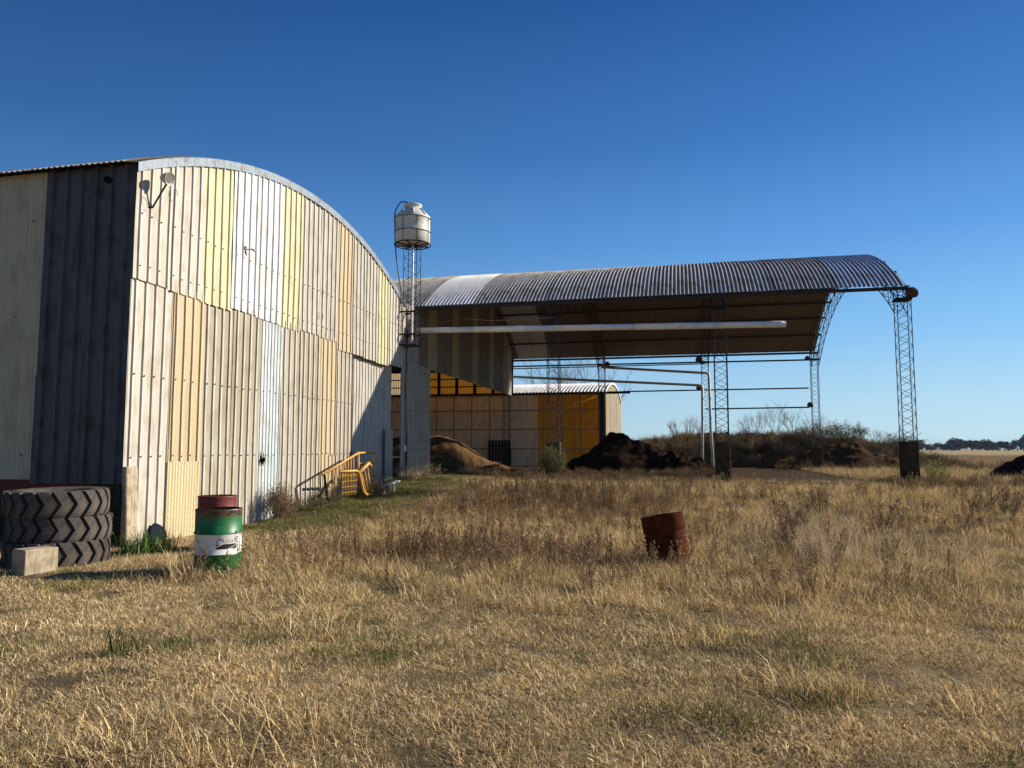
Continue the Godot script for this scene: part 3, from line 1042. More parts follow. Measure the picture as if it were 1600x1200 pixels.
func tyre_mesh() -> Array:
	var st := surf(true)
	var ro := 0.655
	var h := 0.35
	var prof := [Vector2(0.36, 0.06), Vector2(0.40, 0.02), Vector2(0.52, 0.0), Vector2(0.575, 0.012), Vector2(ro - 0.072, 0.045), Vector2(ro - 0.065, h * 0.5), Vector2(ro - 0.072, h - 0.045), Vector2(0.575, h - 0.012), Vector2(0.52, h), Vector2(0.40, h - 0.02), Vector2(0.36, h - 0.06), Vector2(0.375, h * 0.5), Vector2(0.36, 0.06)]
	lathe(st, prof, 56)
	var body := done(st)
	# one chevron tread lug, standing proud of the carcass, from shoulder to shoulder
	st = surf()
	var n := 8
	var half := 0.070
	for i in n:
		var q := []
		for e in [0, 1]:
			var t := float(i + e) / n
			var y := lerpf(0.006, h - 0.006, t)
			var sk := 0.10 * (1.0 - absf(t - 0.5) * 2.0) - 0.05
			var shoulder := smooth(-0.12, 0.10, t) * smooth(1.12, 0.90, t)
			var rr := lerpf(ro - 0.03, ro + 0.005, shoulder)
			for s in [-1, 1]:
				var a: float = (sk + s * half) / ro
				q.append([Vector3(cos(a) * rr, y, -sin(a) * rr), Vector3(cos(a * 1.0 + s * 0.012) * (ro - 0.09), y, -sin(a + s * 0.012) * (ro - 0.09))])
		quad(st, q[0][0], q[1][0], q[3][0], q[2][0])
		quad(st, q[0][1], q[0][0], q[2][0], q[2][1])
		quad(st, q[1][0], q[1][1], q[3][1], q[3][0])
		if i == 0:
			quad(st, q[0][1], q[1][1], q[1][0], q[0][0])
		if i == n - 1:
			quad(st, q[2][0], q[3][0], q[3][1], q[2][1])
	return [body, done(st)]

func build_tyres() -> void:
	var t := tyre_mesh()
	var first: Node3D = null
	var at := Vector3(0.36, 0, 1.66)
	var y := gh(at.x, at.z) - 0.03
	var labels := ["lowest worn loader tyre of the stack, half sunk in the grass", "middle loader tyre of the stack by the red plinth", "topmost big loader tyre lying flat on the stack of three"]
	for i in 3:
		var p := at + Vector3([0.03, 0.0, -0.02][i], y + i * 0.345, [0.02, -0.03, 0.01][i])
		if i == 0:
			first = thing("loader_tyre", labels[0], "tyre", p, "stacked loader tyres")
			mesh_node("carcass", t[0], M.rubber, first)
			for k in 25:
				var o := mesh_node("tread_lug", t[1], M.rubber, first)
				o.rotation.y = TAU * k / 21
		else:
			var c := copy_of(first, labels[i], p, i * 1.3)
			c.rotation.x = [0.0, 0.02, -0.015][i]
			c.rotation.z = [0.0, -0.01, 0.012][i]

	var st := surf()
	box(st, Vector3(0, 0.15, 0), Vector3(0.30, 0.36, 0.42), Basis.IDENTITY, 0.012)
	var bl := mesh_node("concrete_block", done(st), M.concrete, self, Vector3(0.86, gh(0.86, 2.6) - 0.02, 2.52))
	bl.rotation.y = -0.30
	tag(bl, "pale concrete block standing in the grass before the tyre stack", "block")
	st = surf()
	box(st, Vector3(0, 0.66, 0), Vector3(0.10, 1.36, 0.27), Basis.IDENTITY, 0.015)
	var sl := mesh_node("concrete_slab", done(st), M.concrete, self, Vector3(0.17, -0.03, -0.01))
	sl.rotation.z = 0.045
	tag(sl, "upright rough concrete slab leaning on the shed's near corner", "slab")
	# flat near-black piece with a rounded top at the foot of the wall
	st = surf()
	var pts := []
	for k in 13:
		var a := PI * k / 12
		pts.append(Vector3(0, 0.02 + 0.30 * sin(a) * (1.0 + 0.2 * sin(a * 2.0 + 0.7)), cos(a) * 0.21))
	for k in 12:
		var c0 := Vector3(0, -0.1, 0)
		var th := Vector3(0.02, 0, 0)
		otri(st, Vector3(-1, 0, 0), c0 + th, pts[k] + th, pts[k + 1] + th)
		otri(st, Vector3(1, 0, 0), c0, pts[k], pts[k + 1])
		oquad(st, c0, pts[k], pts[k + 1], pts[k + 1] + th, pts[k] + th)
	var ds := mesh_node("dark_piece", done(st), M.slate, self, Vector3(0.10, 0.02, -0.78))
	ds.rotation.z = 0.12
	tag(ds, "small dark rounded scrap at the foot of the pale wall", "piece")

# letters as 5 x 7 dots, for the print on the green drum
const GLYPH := {"K": [17, 18, 20, 24, 20, 18, 17], "A": [14, 17, 17, 31, 17, 17, 17], "N": [17, 25, 21, 19, 17, 17, 17], "S": [15, 16, 16, 14, 1, 1, 30], "C": [14, 17, 16, 16, 16, 17, 14], "O": [14, 17, 17, 17, 17, 17, 14]}

func drum_texture() -> ImageTexture:
	var w := 2048
	var h := 1024
	var green := Color(0.03, 0.40, 0.19)
	var im := Image.create(w, h, false, Image.FORMAT_RGB8)
	im.fill(green)
	var ppm := h / 0.88
	var row := func(y: float) -> int: return int(h - y * ppm)
	im.fill_rect(Rect2i(0, row.call(0.565), w, row.call(0.315) - row.call(0.565)), Color(0.86, 0.87, 0.85))
	im.fill_rect(Rect2i(0, 0, w, row.call(0.80)), Color(0.16, 0.13, 0.11))
	# upside-down print: drawn upright on its own image, then turned by half a circle
	var pw := 340
	var ph := 184
	var pr := Image.create(pw, ph, false, Image.FORMAT_RGB8)
	pr.fill(Color(0.86, 0.87, 0.85))
	var ink := Color(0.05, 0.05, 0.06)
	for y in range(12, 86):
		for x in range(8, 330):
			var s := x + (y - 12) * 2.2
			if s > 140 and s < 160:
				continue
			if s > 392 and s < 416:
				continue
			pr.set_pixel(x, y, ink)
	var word := "KANSACO"
	for i in word.length():
		var g: Array = GLYPH[word[i]]
		for r in 7:
			for c in 5:
				if g[r] & (1 << (4 - c)):
					pr.fill_rect(Rect2i(8 + i * 46 + c * 8, 96 + r * 7, 8, 7), ink)
	for i in 26:
		pr.fill_rect(Rect2i(24 + i * 11, 156, 7 if i % 4 else 2, 8), Color(0.45, 0.45, 0.45))
	pr.rotate_180()
	im.blit_rect(pr, Rect2i(0, 0, pw, ph), Vector2i(w / 2 - pw / 2, row.call(0.53)))
	# scuffs and rust
	var n := FastNoiseLite.new()
	n.seed = 12
	n.frequency = 0.01
	n.fractal_octaves = 5
	for y in h:
		for x in w:
			var v := n.get_noise_2d(x, y * 1.3)
			var c := im.get_pixel(x, y)
			var hy := (h - y) / ppm
			var top := smooth(0.66, 0.84, hy)
			if v + top * 0.75 > 0.62:
				c = c.lerp(Color(0.38, 0.29, 0.20), 0.8)
			elif v > 0.34 and (hy < 0.31 or hy > 0.57):
				c = c.lerp(Color(0.55, 0.5, 0.42), 0.45)
			c = c.lerp(Color(0.3, 0.24, 0.18), 0.3 * smooth(0.1, 0.0, hy) + 0.08 * absf(v))
			im.set_pixel(x, y, c)
	im.generate_mipmaps()
	return ImageTexture.create_from_image(im)

func drum_profile(r: float, h: float) -> Array:
	var p := [Vector2(r - 0.03, 0.02), Vector2(r, 0.0), Vector2(r + 0.006, 0.012), Vector2(r, 0.03)]
	for y in [h * 0.345, h * 0.655]:
		p.append_array([Vector2(r, y - 0.022), Vector2(r + 0.012, y - 0.008), Vector2(r + 0.012, y + 0.008), Vector2(r, y + 0.022)])
	p.append_array([Vector2(r, h - 0.03), Vector2(r + 0.006, h - 0.012), Vector2(r, h)])
	return p

func build_drums() -> void:
	var lid := func(r: float, h: float) -> ArrayMesh:
		var st2 := surf(true)
		lathe(st2, [Vector2(r, h), Vector2(r - 0.012, h), Vector2(r - 0.016, h - 0.018), Vector2(0.02, h - 0.014), Vector2(0.0, h - 0.014)], 40)
		lathe(st2, [Vector2(0.0, h - 0.012), Vector2(0.035, h - 0.012), Vector2(0.035, h + 0.004), Vector2(0.0, h + 0.004)], 10, Vector3(r * 0.6, 0, 0.05))
		return done(st2)
	var gm := mat(Color(1, 1, 1), 0.45, 0.0, drum_texture())
	var g := thing("green_drum", "green and white oil drum standing upside down with upturned black lettering", "drum", Vector3(3.08, gh(3.08, 1.9) - 0.06, 1.90))
	var st := surf(true)
	lathe(st, drum_profile(0.288, 0.88), 56, Vector3.ZERO, Basis.IDENTITY, 0.88)
	mesh_node("shell", done(st), gm, g)
	mesh_node("lid", lid.call(0.288, 0.88), M.darkrust, g)
	# the print (middle of the texture, at angle PI) faces a little right of the viewer
	g.rotation.y = 2.563
	var r := thing("red_drum", "dull red oil drum standing behind the green one", "drum", Vector3(1.85, gh(1.85, 0.13) - 0.04, 0.13))
	st = surf(true)
	lathe(st, drum_profile(0.288, 0.88), 48, Vector3.ZERO, Basis.IDENTITY, 0.88)
	mesh_node("shell", done(st), M.drumred, r)
	mesh_node("lid", lid.call(0.288, 0.88), M.rust, r)
	# rusty ribbed drum leaning in the tall grass
	var u := thing("rusty_drum", "rusty ribbed steel drum tilted in the tall dry grass", "drum", Vector3(8.84, gh(8.74, 0) - 0.15, 0.0))
	st = surf(true)
	var p := [Vector2(0.0, 0.02), Vector2(0.28, 0.02), Vector2(0.29, 0.0), Vector2(0.29, 0.16)]
	for k in 8:
		p.append(Vector2(0.292, 0.17 + k * 0.06))
		p.append(Vector2(0.262, 0.20 + k * 0.06))
	p.append_array([Vector2(0.29, 0.655), Vector2(0.29, 0.86), Vector2(0.298, 0.87), Vector2(0.29, 0.88)])
	lathe(st, p, 48)
	mesh_node("shell", done(st), M.drumrust, u)
	st = surf(true)
	lathe(st, [Vector2(0.29, 0.88), Vector2(0.278, 0.875), Vector2(0.276, 0.85), Vector2(0.0, 0.84)], 40)
	mesh_node("lid", done(st), M.darkrust, u)
	u.rotation = Vector3(-0.045, 0.0, 0.16)
	u.scale = Vector3(1.0, 0.98, 1.0)

func build_yellow_guard() -> void:
	var f := thing("yellow_guard", "yellow steel guard frame with bars leaning against the wall by the sliding door", "guard frame")
	var X := 0.45
	var bar := func(called: String, m: Material, path: Array, r: float) -> void:
		var s2 := surf(true)
		tube(s2, path, r, r, 8)
		mesh_node(called, done(s2), m, f)
	var a := Vector3(X, 1.49, -8.2)
	bar.call("top_rail", M.yellowpaint, [Vector3(X + 0.1, 0.98, -5.95), a, Vector3(X, 1.50, -9.3)], 0.03)
	bar.call("end_post", M.yellowpaint, [Vector3(X, 1.50, -9.28), Vector3(X, 0.5, -9.34)], 0.03)
	bar.call("mid_post", M.yellowpaint, [a, Vector3(X, 0.62, -8.25)], 0.03)
	bar.call("cross_bar", M.yellowpaint, [Vector3(X, 1.20, -8.25), Vector3(X, 1.20, -9.3)], 0.035)
	bar.call("cross_bar", M.yellowpaint, [Vector3(X, 0.88, -8.25), Vector3(X, 0.88, -9.3)], 0.04)
	for k in 8:
		var t := k / 8.0
		var p := Vector3(X, lerpf(1.14, 1.46, t), lerpf(-6.75, -8.05, t))
		bar.call("baluster", M.yellowpaint, [p, Vector3(X, lerpf(0.62, 0.75, t), p.z - 0.05)], 0.018)
	bar.call("fallen_rail", M.darkrust, [Vector3(X + 0.15, 0.98, -5.95), Vector3(X + 0.15, 0.62, -6.05), Vector3(X + 0.1, 0.3, -6.3)], 0.03)
	bar.call("fallen_rail", M.iron, [Vector3(X + 0.1, 0.48, -5.75), Vector3(X + 0.16, 0.70, -6.15)], 0.03)
	# the curved side panel in front
	bar.call("panel_rim", M.yellowpaint, [Vector3(X + 0.35, 1.04, -6.35), Vector3(X + 0.4, 1.04, -7.25), Vector3(X + 0.42, 0.98, -7.35), Vector3(X + 0.52, 0.50, -7.42), Vector3(X + 0.56, 0.42, -7.5), Vector3(X + 0.58, 0.42, -7.75), Vector3(X + 0.55, 0.52, -7.95)], 0.035)
	bar.call("panel_rim", M.yellowpaint, [Vector3(X + 0.42, 0.98, -7.35), Vector3(X + 0.40, 1.22, -8.0), Vector3(X + 0.42, 1.14, -8.08)], 0.045)
	for k in 3:
		bar.call("panel_bar", M.yellowpaint, [Vector3(X + 0.42, 1.02 + k * 0.06, -7.45 - k * 0.2), Vector3(X + 0.54, 0.46, -7.55 - k * 0.14)], 0.02)
	var st := surf()
	for k in 10:
		var z := -6.45 - k * 0.09
		box(st, Vector3(X + 0.38, 0.72, z), Vector3(0.006, 0.56, 0.008))
	for k in 4:
		box(st, Vector3(X + 0.38, 0.52 + k * 0.14, -6.86), Vector3(0.008, 0.008, 0.9))
	mesh_node("mesh_infill", done(st), M.yellowpaint, f)

	var b := thing("white_bench", "small white metal rail bench in the weeds beside the door gap", "bench", Vector3(0.9, 0, -9.4))
	st = surf()
	box(st, Vector3(0, 0.62, 0), Vector3(0.12, 0.05, 1.25), Basis(Vector3.RIGHT, 0.07), 0.008)
	mesh_node("seat", done(st), M.whitepaint, b)
	for z in [0.45, -0.28]:
		st = surf()
		box(st, Vector3(0, 0.36, z), Vector3(0.045, 0.50, 0.045))
		mesh_node("leg", done(st), M.whitepaint, b)

# ------------------------------------------------------------------ piles and banks

func heap(called: String, label: String, category: String, m: Material, c: Vector3, rx: float, rz: float, h: float, seed_: int, rough: float, peak := Vector2.ZERO, sharp := 1.0, kind := "") -> MeshInstance3D:
	var st := surf(true)
	var rings := 36
	var seg := 64
	var g := []
	for i in rings + 1:
		var row := []
		var t := float(i) / rings
		for k in seg + 1:
			var a := TAU * (k % seg) / seg
			var wob := 1.0 + 0.14 * nz.get_noise_2d(cos(a) * 60.0 + seed_ * 77.0, sin(a) * 60.0)
			var px := cos(a) * t * rx * wob + peak.x * (1.0 - t)
			var pz := sin(a) * t * rz * wob + peak.y * (1.0 - t)
			var y := h * pow(maxf(0.0, 1.0 - pow(t, 1.15 * sharp)), 1.1)
			y += rough * (nz.get_noise_2d(px * 70.0 + seed_ * 31.0, pz * 70.0) * 1.1 + nz2.get_noise_2d(px * 90.0, pz * 90.0 + seed_ * 13.0) * 0.7 + absf(nz2.get_noise_2d(px * 260.0, pz * 260.0)) * 0.45) * smooth(1.02, 0.75, t)
			row.append(Vector3(px, y - 0.22 * smooth(0.85, 1.0, t), pz))
		g.append(row)
	for i in rings:
		for k in seg:
			if i == 0:
				tri(st, g[0][0], g[1][k + 1], g[1][k])
			else:
				quad(st, g[i][k], g[i][k + 1], g[i + 1][k + 1], g[i + 1][k])
	var o := mesh_node(called, done(st), m, self, c)
	tag(o, label, category, "", kind)
	return o

func build_piles() -> void:
	heap("soil_pile", "black soil pile heaped in front of the amber shed's end", "soil pile", M.blacksoil, Vector3(6.6, 0.45, -24.6), 3.6, 2.6, 1.85, 3, 0.22, Vector2(-0.5, 0.0))
	heap("soil_pile", "lower spill of dark clods to the right of the black soil pile", "soil pile", M.blacksoil, Vector3(8.6, 0.42, -23.6), 2.6, 2.0, 0.95, 5, 0.30)
	heap("soil_pile", "dark overgrown soil heap behind the right end of the canopy", "soil pile", M.brownsoil, Vector3(17.0, 0.4, -33.0), 4.4, 2.6, 1.5, 8, 0.25, Vector2(0.8, 0.0))
	heap("soil_pile", "steep black soil pile at the edge of the yard past the right post", "soil pile", M.blacksoil, Vector3(24.3, 0.4, -21.6), 4.0, 3.0, 2.6, 9, 0.16, Vector2.ZERO, 0.9)
	var crest := [Vector2(-9.5, 2.1), Vector2(-3.45, 2.27), Vector2(-2.6, 2.16), Vector2(-1.95, 1.94), Vector2(-0.92, 1.43), Vector2(0.1, 0.94), Vector2(1.25, 0.58), Vector2(2.4, 0.40), Vector2(3.4, 0.2)]
	var gst := surf(true)
	var gv := []
	for i in 66:
		var x := lerpf(-9.4, 3.3, i / 65.0)
		var hx := 0.0
		for k in crest.size() - 1:
			if x >= crest[k].x and x <= crest[k + 1].x:
				hx = lerpf(crest[k].y, crest[k + 1].y, (x - crest[k].x) / (crest[k + 1].x - crest[k].x))
		var col := []
		for j in 41:
			var z := lerpf(-3.2, 3.8, j / 40.0)
			var zc := -29.4 + (6.3 - hx) / 1.007 - 0.60
			var y := hx - (sqrt(z * z + 0.06) - 0.245) * (0.72 if z > 0.0 else 0.6) + 0.06 * nz2.get_noise_2d(x * 70.0, z * 70.0) + 0.05 * nz.get_noise_2d(x * 60.0, z * 60.0)
			col.append(Vector3(x, maxf(y, 0.25), z + zc))
		gv.append(col)
	for i in 65:
		for j in 40:
			quad(gst, gv[i][j], gv[i][j + 1], gv[i + 1][j + 1], gv[i + 1][j])
	var gp := mesh_node("grain_pile", done(gst), M.grainpile, self)
	tag(gp, "tan pile with a sunlit crest inside the dark shed opening", "grain pile")
	heap("earth_bank", "long earth bank covered in brown weeds behind the canopy", "bank", M.brownsoil, Vector3(13.0, 0.35, -38.0), 9.5, 3.4, 2.0, 14, 0.35, Vector2(-1.5, 0.0), 2.2, "structure")
	# broken slabs and stones at the yard's edge
	for i in 7:
		var st := surf()
		box(st, Vector3.ZERO, Vector3(rng.randf_range(0.25, 0.6), rng.randf_range(0.08, 0.16), rng.randf_range(0.2, 0.4)), Basis.from_euler(Vector3(rng.randf_range(-0.15, 0.15), rng.randf() * 3, rng.randf_range(-0.15, 0.15))), 0.02)
		var p := Vector3(11.2 + i * 0.36, 0, -12.0 + rng.randf_range(-0.35, 0.35))
		var o := mesh_node("stone", done(st), M.stone, self, Vector3(p.x, gh(p.x, p.z) + 0.06, p.z))
		tag(o, "flat grey stone among the rubble at the yard edge right of the middle concrete base", "stone", "rubble along the yard edge")
	var st2 := surf()
	for k in 7:
		box(st2, Vector3(-0.55 + k * 0.18, 0.5, 0.0), Vector3(0.15, 1.15, 0.04))
	box(st2, Vector3(0, 0.8, 0.04), Vector3(1.25, 0.07, 0.04))
	var pal := mesh_node("slatted_pallet", done(st2), M.iron, self, Vector3(-0.76, 1.0, -29.2))
	tag(pal, "dark slatted panel leaning on the beige wall behind the grain pile", "pallet")

# ------------------------------------------------------------------ plants

func blade(st: SurfaceTool, p: Vector3, dir: Vector3, l: float, lean: float, droop: float, w: float, c: Color) -> void:
	var side := Vector3(-dir.z, 0, dir.x)
	var tw := rng.randf_range(-1.0, 1.0)
	side = (side + dir * tw).normalized() * w * 0.5
	var m := p + (Vector3.UP * cos(lean) + dir * sin(lean)) * l * 0.55
	var l2 := minf(lean + droop, 2.6)
	var t := m + (Vector3.UP * cos(l2) + dir * sin(l2)) * l * 0.45
	st.set_color(c)
	tri(st, p - side, p + side, m + side * 0.8)
	tri(st, p - side, m + side * 0.8, m - side * 0.8)
	tri(st, m - side * 0.8, m + side * 0.8, t)

func tuft(seed_: int, n: int, rad: float, lmin: float, lmax: float, w: float, lean0: float, lean1: float, droop: float, cols: Array) -> ArrayMesh:
	rng.seed = seed_
	var st := surf()
	for i in n:
		var a := rng.randf() * TAU
		var r := sqrt(rng.randf()) * rad
		var d := rng.randf() * TAU
		var c: Color = cols[rng.randi() % cols.size()]
		c = c * rng.randf_range(0.75, 1.15)
		c.a = 1.0
		blade(st, Vector3(cos(a) * r, -0.015, sin(a) * r), Vector3(cos(d), 0, sin(d)), rng.randf_range(lmin, lmax), rng.randf_range(lean0, lean1), rng.randf_range(0.1, droop), w * rng.randf_range(0.7, 1.2), c)
	return done(st)

# an upright dry weed: stem, side twigs and small seed heads
func weed(seed_: int, h: float, stems: int, twigs: int, spread_: float, seeds: bool, cs: Color, cf: Color) -> ArrayMesh:
	rng.seed = seed_
	var st := surf()
	for s in stems:
		var a := rng.randf() * TAU
		var lean := rng.randf_range(0.02, spread_)
		var d := Vector3(cos(a) * sin(lean), cos(lean), sin(a) * sin(lean))
		var p0 := Vector3(cos(a), 0, sin(a)) * rng.randf() * 0.05
		var hh := h * rng.randf_range(0.6, 1.0)
		var bend := Vector3(rng.randf_range(-0.1, 0.1), 0, rng.randf_range(-0.1, 0.1)) * hh
		st.set_color(cs * rng.randf_range(0.75, 1.2))
		var path := [p0, p0 + d * hh * 0.5, p0 + d * hh + bend]
		tube(st, path, 0.0035, 0.0015, 3, false)
		for k in twigs:
			var t := rng.randf_range(0.3, 1.0)
			var q: Vector3 = path[0].lerp(path[1], t * 2.0) if t < 0.5 else path[1].lerp(path[2], t * 2.0 - 1.0)
			var b := rng.randf() * TAU
			var e := q + Vector3(cos(b) * 0.5, rng.randf_range(0.4, 1.0), sin(b) * 0.5).normalized() * hh * rng.randf_range(0.10, 0.25) * (1.25 - t)
			st.set_color(cs * rng.randf_range(0.75, 1.2))
			tube(st, [q, e], 0.0018, 0.0012, 3, false)
			if seeds:
				for j in 4:
					var c := q.lerp(e, 0.35 + 0.22 * j) + Vector3(rng.randf_range(-1, 1), rng.randf_range(-1, 1), rng.randf_range(-1, 1)) * 0.012
					st.set_color(cf * rng.randf_range(0.6, 1.3))
					var u := Vector3(rng.randf_range(-1, 1), rng.randf_range(-1, 1), rng.randf_range(-1, 1)).normalized() * 0.011
					var v := u.cross(Vector3(rng.randf_range(-1, 1), 1, rng.randf_range(-1, 1))).normalized() * 0.007
					quad(st, c - u, c - v, c + u, c + v)
	return done(st)

# a bushy mass of thin stems with leaf flecks all through its volume
func bush_parts(seed_: int, h: float, r: float, stems: int, leaves: int, ls: float, cs: Color, cl: Array, updraw := 0.5) -> Array:
	rng.seed = seed_
	var st := surf()
	var tips := []
	for s in stems:
		var a := rng.randf() * TAU
		var k := sqrt(rng.randf())
		var top := Vector3(cos(a) * r * k, h * (1.0 - updraw * k * k) * rng.randf_range(0.6, 1.0), sin(a) * r * k)
		var base := Vector3(cos(a), 0, sin(a)) * r * 0.3 * k
		var mid := base.lerp(top, 0.5) + Vector3(rng.randf_range(-1, 1), rng.randf_range(-0.3, 0.6), rng.randf_range(-1, 1)) * r * 0.15
		st.set_color(cs * rng.randf_range(0.7, 1.3))
		tube(st, [base, mid, top], 0.005, 0.0018, 3, false)
		tips.append([base, mid, top])
		for j in 3:
			var q: Vector3 = mid.lerp(top, rng.randf())
			var e := q + Vector3(rng.randf_range(-1, 1), rng.randf_range(0.0, 1.2), rng.randf_range(-1, 1)) * h * 0.12
			tube(st, [q, e], 0.0025, 0.0012, 3, false)
			tips.append([q, q.lerp(e, 0.5), e])
	var stem := done(st)
	st = surf()
	for i in leaves:
		var t: Array = tips[rng.randi() % tips.size()]
		var p: Vector3 = t[1].lerp(t[2], rng.randf_range(-0.6, 1.05)) + Vector3(rng.randf_range(-1, 1), rng.randf_range(-1, 1), rng.randf_range(-1, 1)) * ls * 1.5
		if p.y < 0.0:
			continue
		var u := Vector3(rng.randf_range(-1, 1), rng.randf_range(-1, 1), rng.randf_range(-1, 1)).normalized()
		var v := u.cross(Vector3(rng.randf_range(-1, 1), rng.randf_range(-1, 1), rng.randf_range(-1, 1)).normalized()) * ls * 0.4
		u *= ls * rng.randf_range(0.6, 1.2)
		var c: Color = cl[rng.randi() % cl.size()] * rng.randf_range(0.65, 1.35)
		c.a = 1.0
		st.set_color(c)
		quad(st, p - u * 0.5, p - v, p + u * 0.5, p + v)
	return [stem, done(st)]

func bush(called: String, label: String, category: String, at: Vector3, parts: Array, group := "", turn := 0.0, size := 1.0) -> Node3D:
	var b := thing(called, label, category, Vector3(at.x, gh(at.x, at.z) + at.y, at.z), group)
	mesh_node("stems", parts[0], M.blade, b)
	mesh_node("foliage", parts[1], M.blade, b)
	b.rotation.y = turn
	b.scale = Vector3.ONE * size
	return b

func branch(st: SurfaceTool, p: Vector3, d: Vector3, l: float, r: float, depth: int, curl: float) -> void:
	var q := p + d * l * 0.5 + Vector3(rng.randf_range(-1, 1), rng.randf_range(-0.3, 0.6), rng.randf_range(-1, 1)) * l * curl * 0.3
	var e := q + (d + Vector3(rng.randf_range(-1, 1), rng.randf_range(-0.1, 0.8), rng.randf_range(-1, 1)) * curl).normalized() * l * 0.5
	tube(st, [p, q, e], r, r * 0.6, 4 if depth > 1 else 3, false)
	if depth == 0:
		return
	var n := 3 if depth > 1 else 4
	for k in n:
		var t := rng.randf_range(0.35, 1.0) if k > 0 else 1.0
		var b := p.lerp(q, t * 2.0) if t < 0.5 else q.lerp(e, t * 2.0 - 1.0)
		var nd := (d + Vector3(rng.randf_range(-1, 1), rng.randf_range(-0.15, 0.9), rng.randf_range(-1, 1)) * 0.8).normalized()
		branch(st, b, nd, l * rng.randf_range(0.5, 0.78), r * 0.58, depth - 1, curl)

func bare_tree(called: String, label: String, category: String, at: Vector3, h: float, seed_: int, stems: int, depth: int, m: Material, group: String, rad := 0.03) -> Node3D:
	rng.seed = seed_
	var t := thing(called, label, category, at, group)
	var st := surf()
	tube(st, [Vector3(0, -0.2, 0), Vector3(0.02, h * 0.14, 0)], rad * 1.5, rad, 6, false)
	mesh_node("trunk", done(st), m, t)
	st = surf()
	for s in stems:
		var a := TAU * (s + rng.randf() * 0.6) / stems
		branch(st, Vector3(0.01, h * 0.10, 0), Vector3(cos(a) * 0.35, 1.0, sin(a) * 0.35).normalized(), h * 0.42, rad * 0.8, depth, 0.25)
	mesh_node("crown", done(st), m, t)
	return t

func leafy_crown(seed_: int, w: float, h: float, n: int, ls: float, lobes: int) -> ArrayMesh:
	rng.seed = seed_
	var st := surf()
	var cs := []
	for i in lobes:
		cs.append([Vector3(rng.randf_range(-0.42, 0.42) * w, rng.randf_range(0.28, 0.80) * h, rng.randf_range(-0.3, 0.3) * w), rng.randf_range(0.20, 0.34)])
	for i in n:
		var l: Array = cs[rng.randi() % lobes]
		var d := Vector3(rng.randf_range(-1, 1), rng.randf_range(-1, 1), rng.randf_range(-1, 1)).normalized() * pow(rng.randf(), 0.4)
		var p: Vector3 = l[0] + d * Vector3(w, h, w) * l[1]
		var u := Vector3(rng.randf_range(-1, 1), rng.randf_range(-1, 1), rng.randf_range(-1, 1)).normalized() * ls
		var v := u.cross(Vector3(rng.randf_range(-1, 1), rng.randf_range(-1, 1), rng.randf_range(-1, 1)).normalized())
		st.set_color(Color.WHITE * rng.randf_range(0.6, 1.4))
		quad(st, p - u, p - v, p + u, p + v)
	return done(st)

func scatter(parent: Node3D, called: String, mesh: Mesh, spots: Array) -> void:   # spots: [pos, turn, scale, colour, tiltx, tiltz]
	if spots.is_empty():
		return
	var mm := MultiMesh.new()
	mm.transform_format = MultiMesh.TRANSFORM_3D
	mm.use_colors = true
	mm.mesh = mesh
	mm.instance_count = spots.size()
	var buf := PackedFloat32Array()
	buf.resize(spots.size() * 16)
	var i := 0
	for s in spots:
		var b := Basis.from_euler(Vector3(s[4], s[1], s[5])).scaled_local(Vector3(s[2], s[2] * s[6], s[2]))
		var p: Vector3 = s[0]
		var c: Color = s[3]
		for r in 3:
			buf[i] = b.x[r]
			buf[i + 1] = b.y[r]
			buf[i + 2] = b.z[r]
			buf[i + 3] = p[r]
			i += 4
		buf[i] = c.r
		buf[i + 1] = c.g
		buf[i + 2] = c.b
		buf[i + 3] = 1.0
		i += 4
	mm.buffer = buf
	var o := MultiMeshInstance3D.new()
	o.multimesh = mm
	o.name = called
	o.material_override = M.blade
	parent.add_child(o, true)

func stuff(called: String, label: String) -> Node3D:
	var o := Node3D.new()
	o.name = numbered(called)
	add_child(o)
	tag(o, label, "grass", "", "stuff")
	return o

# 1 where tall weeds stand, 0 where the grass is short
func tallness(x: float, z: float) -> float:
	var t := smooth(3.6, 0.6, z + 0.9 * patch.get_noise_2d(x * 8.0, z * 8.0))
	t *= 1.0 - 0.9 * smooth(11.0, 13.5, x) * smooth(-5.5, -1.0, z)
	t *= smooth(1.5, 4.0, x + z * 0.08)
	return clampf(t + 0.15 * smooth(0.2, 0.5, patch.get_noise_2d(x * 6.0 + 40.0, z * 6.0)), 0.0, 1.0)

# brown weed growth: a band across the middle of the field and the rise before the canopy
func brownness(x: float, z: float) -> float:
	var a := exp(-pow((x - 5.6) / 2.2, 2.0) - pow((z + 0.1) / 0.9, 2.0))
	var b := exp(-pow((x - 6.0) / 2.8, 2.0) - pow((z + 7.0) / 2.4, 2.0))
	return clampf((a + b) * (0.9 + 0.8 * patch.get_noise_2d(x * 12.0 + 7.0, z * 12.0)), 0.0, 1.0)

func greenness(x: float, z: float) -> float:
	var g := smooth(4.5, 2.0, x - 0.1 * z) * smooth(-1.5, -4.0, z) * 0.85
	g += 0.14 * smooth(0.25, 0.55, patch.get_noise_2d(x * 7.0 - 60.0, z * 7.0 + 20.0))
	return clampf(g, 0.0, 1.0)

func blocked(x: float, z: float) -> bool:
	if x < 0.12 and z < 0.1:
		return true
	if Vector2(x - 3.08, z - 1.9).length() < 0.3 or Vector2(x - 1.85, z - 0.13).length() < 0.3 or Vector2(x - 8.74, z).length() < 0.3 or Vector2(x - 0.36, z - 1.66).length() < 0.68:
		return true
	if absf(x - 0.86) < 0.25 and absf(z - 2.52) < 0.3:
		return true
	return z < -31.0 and x < 5.2

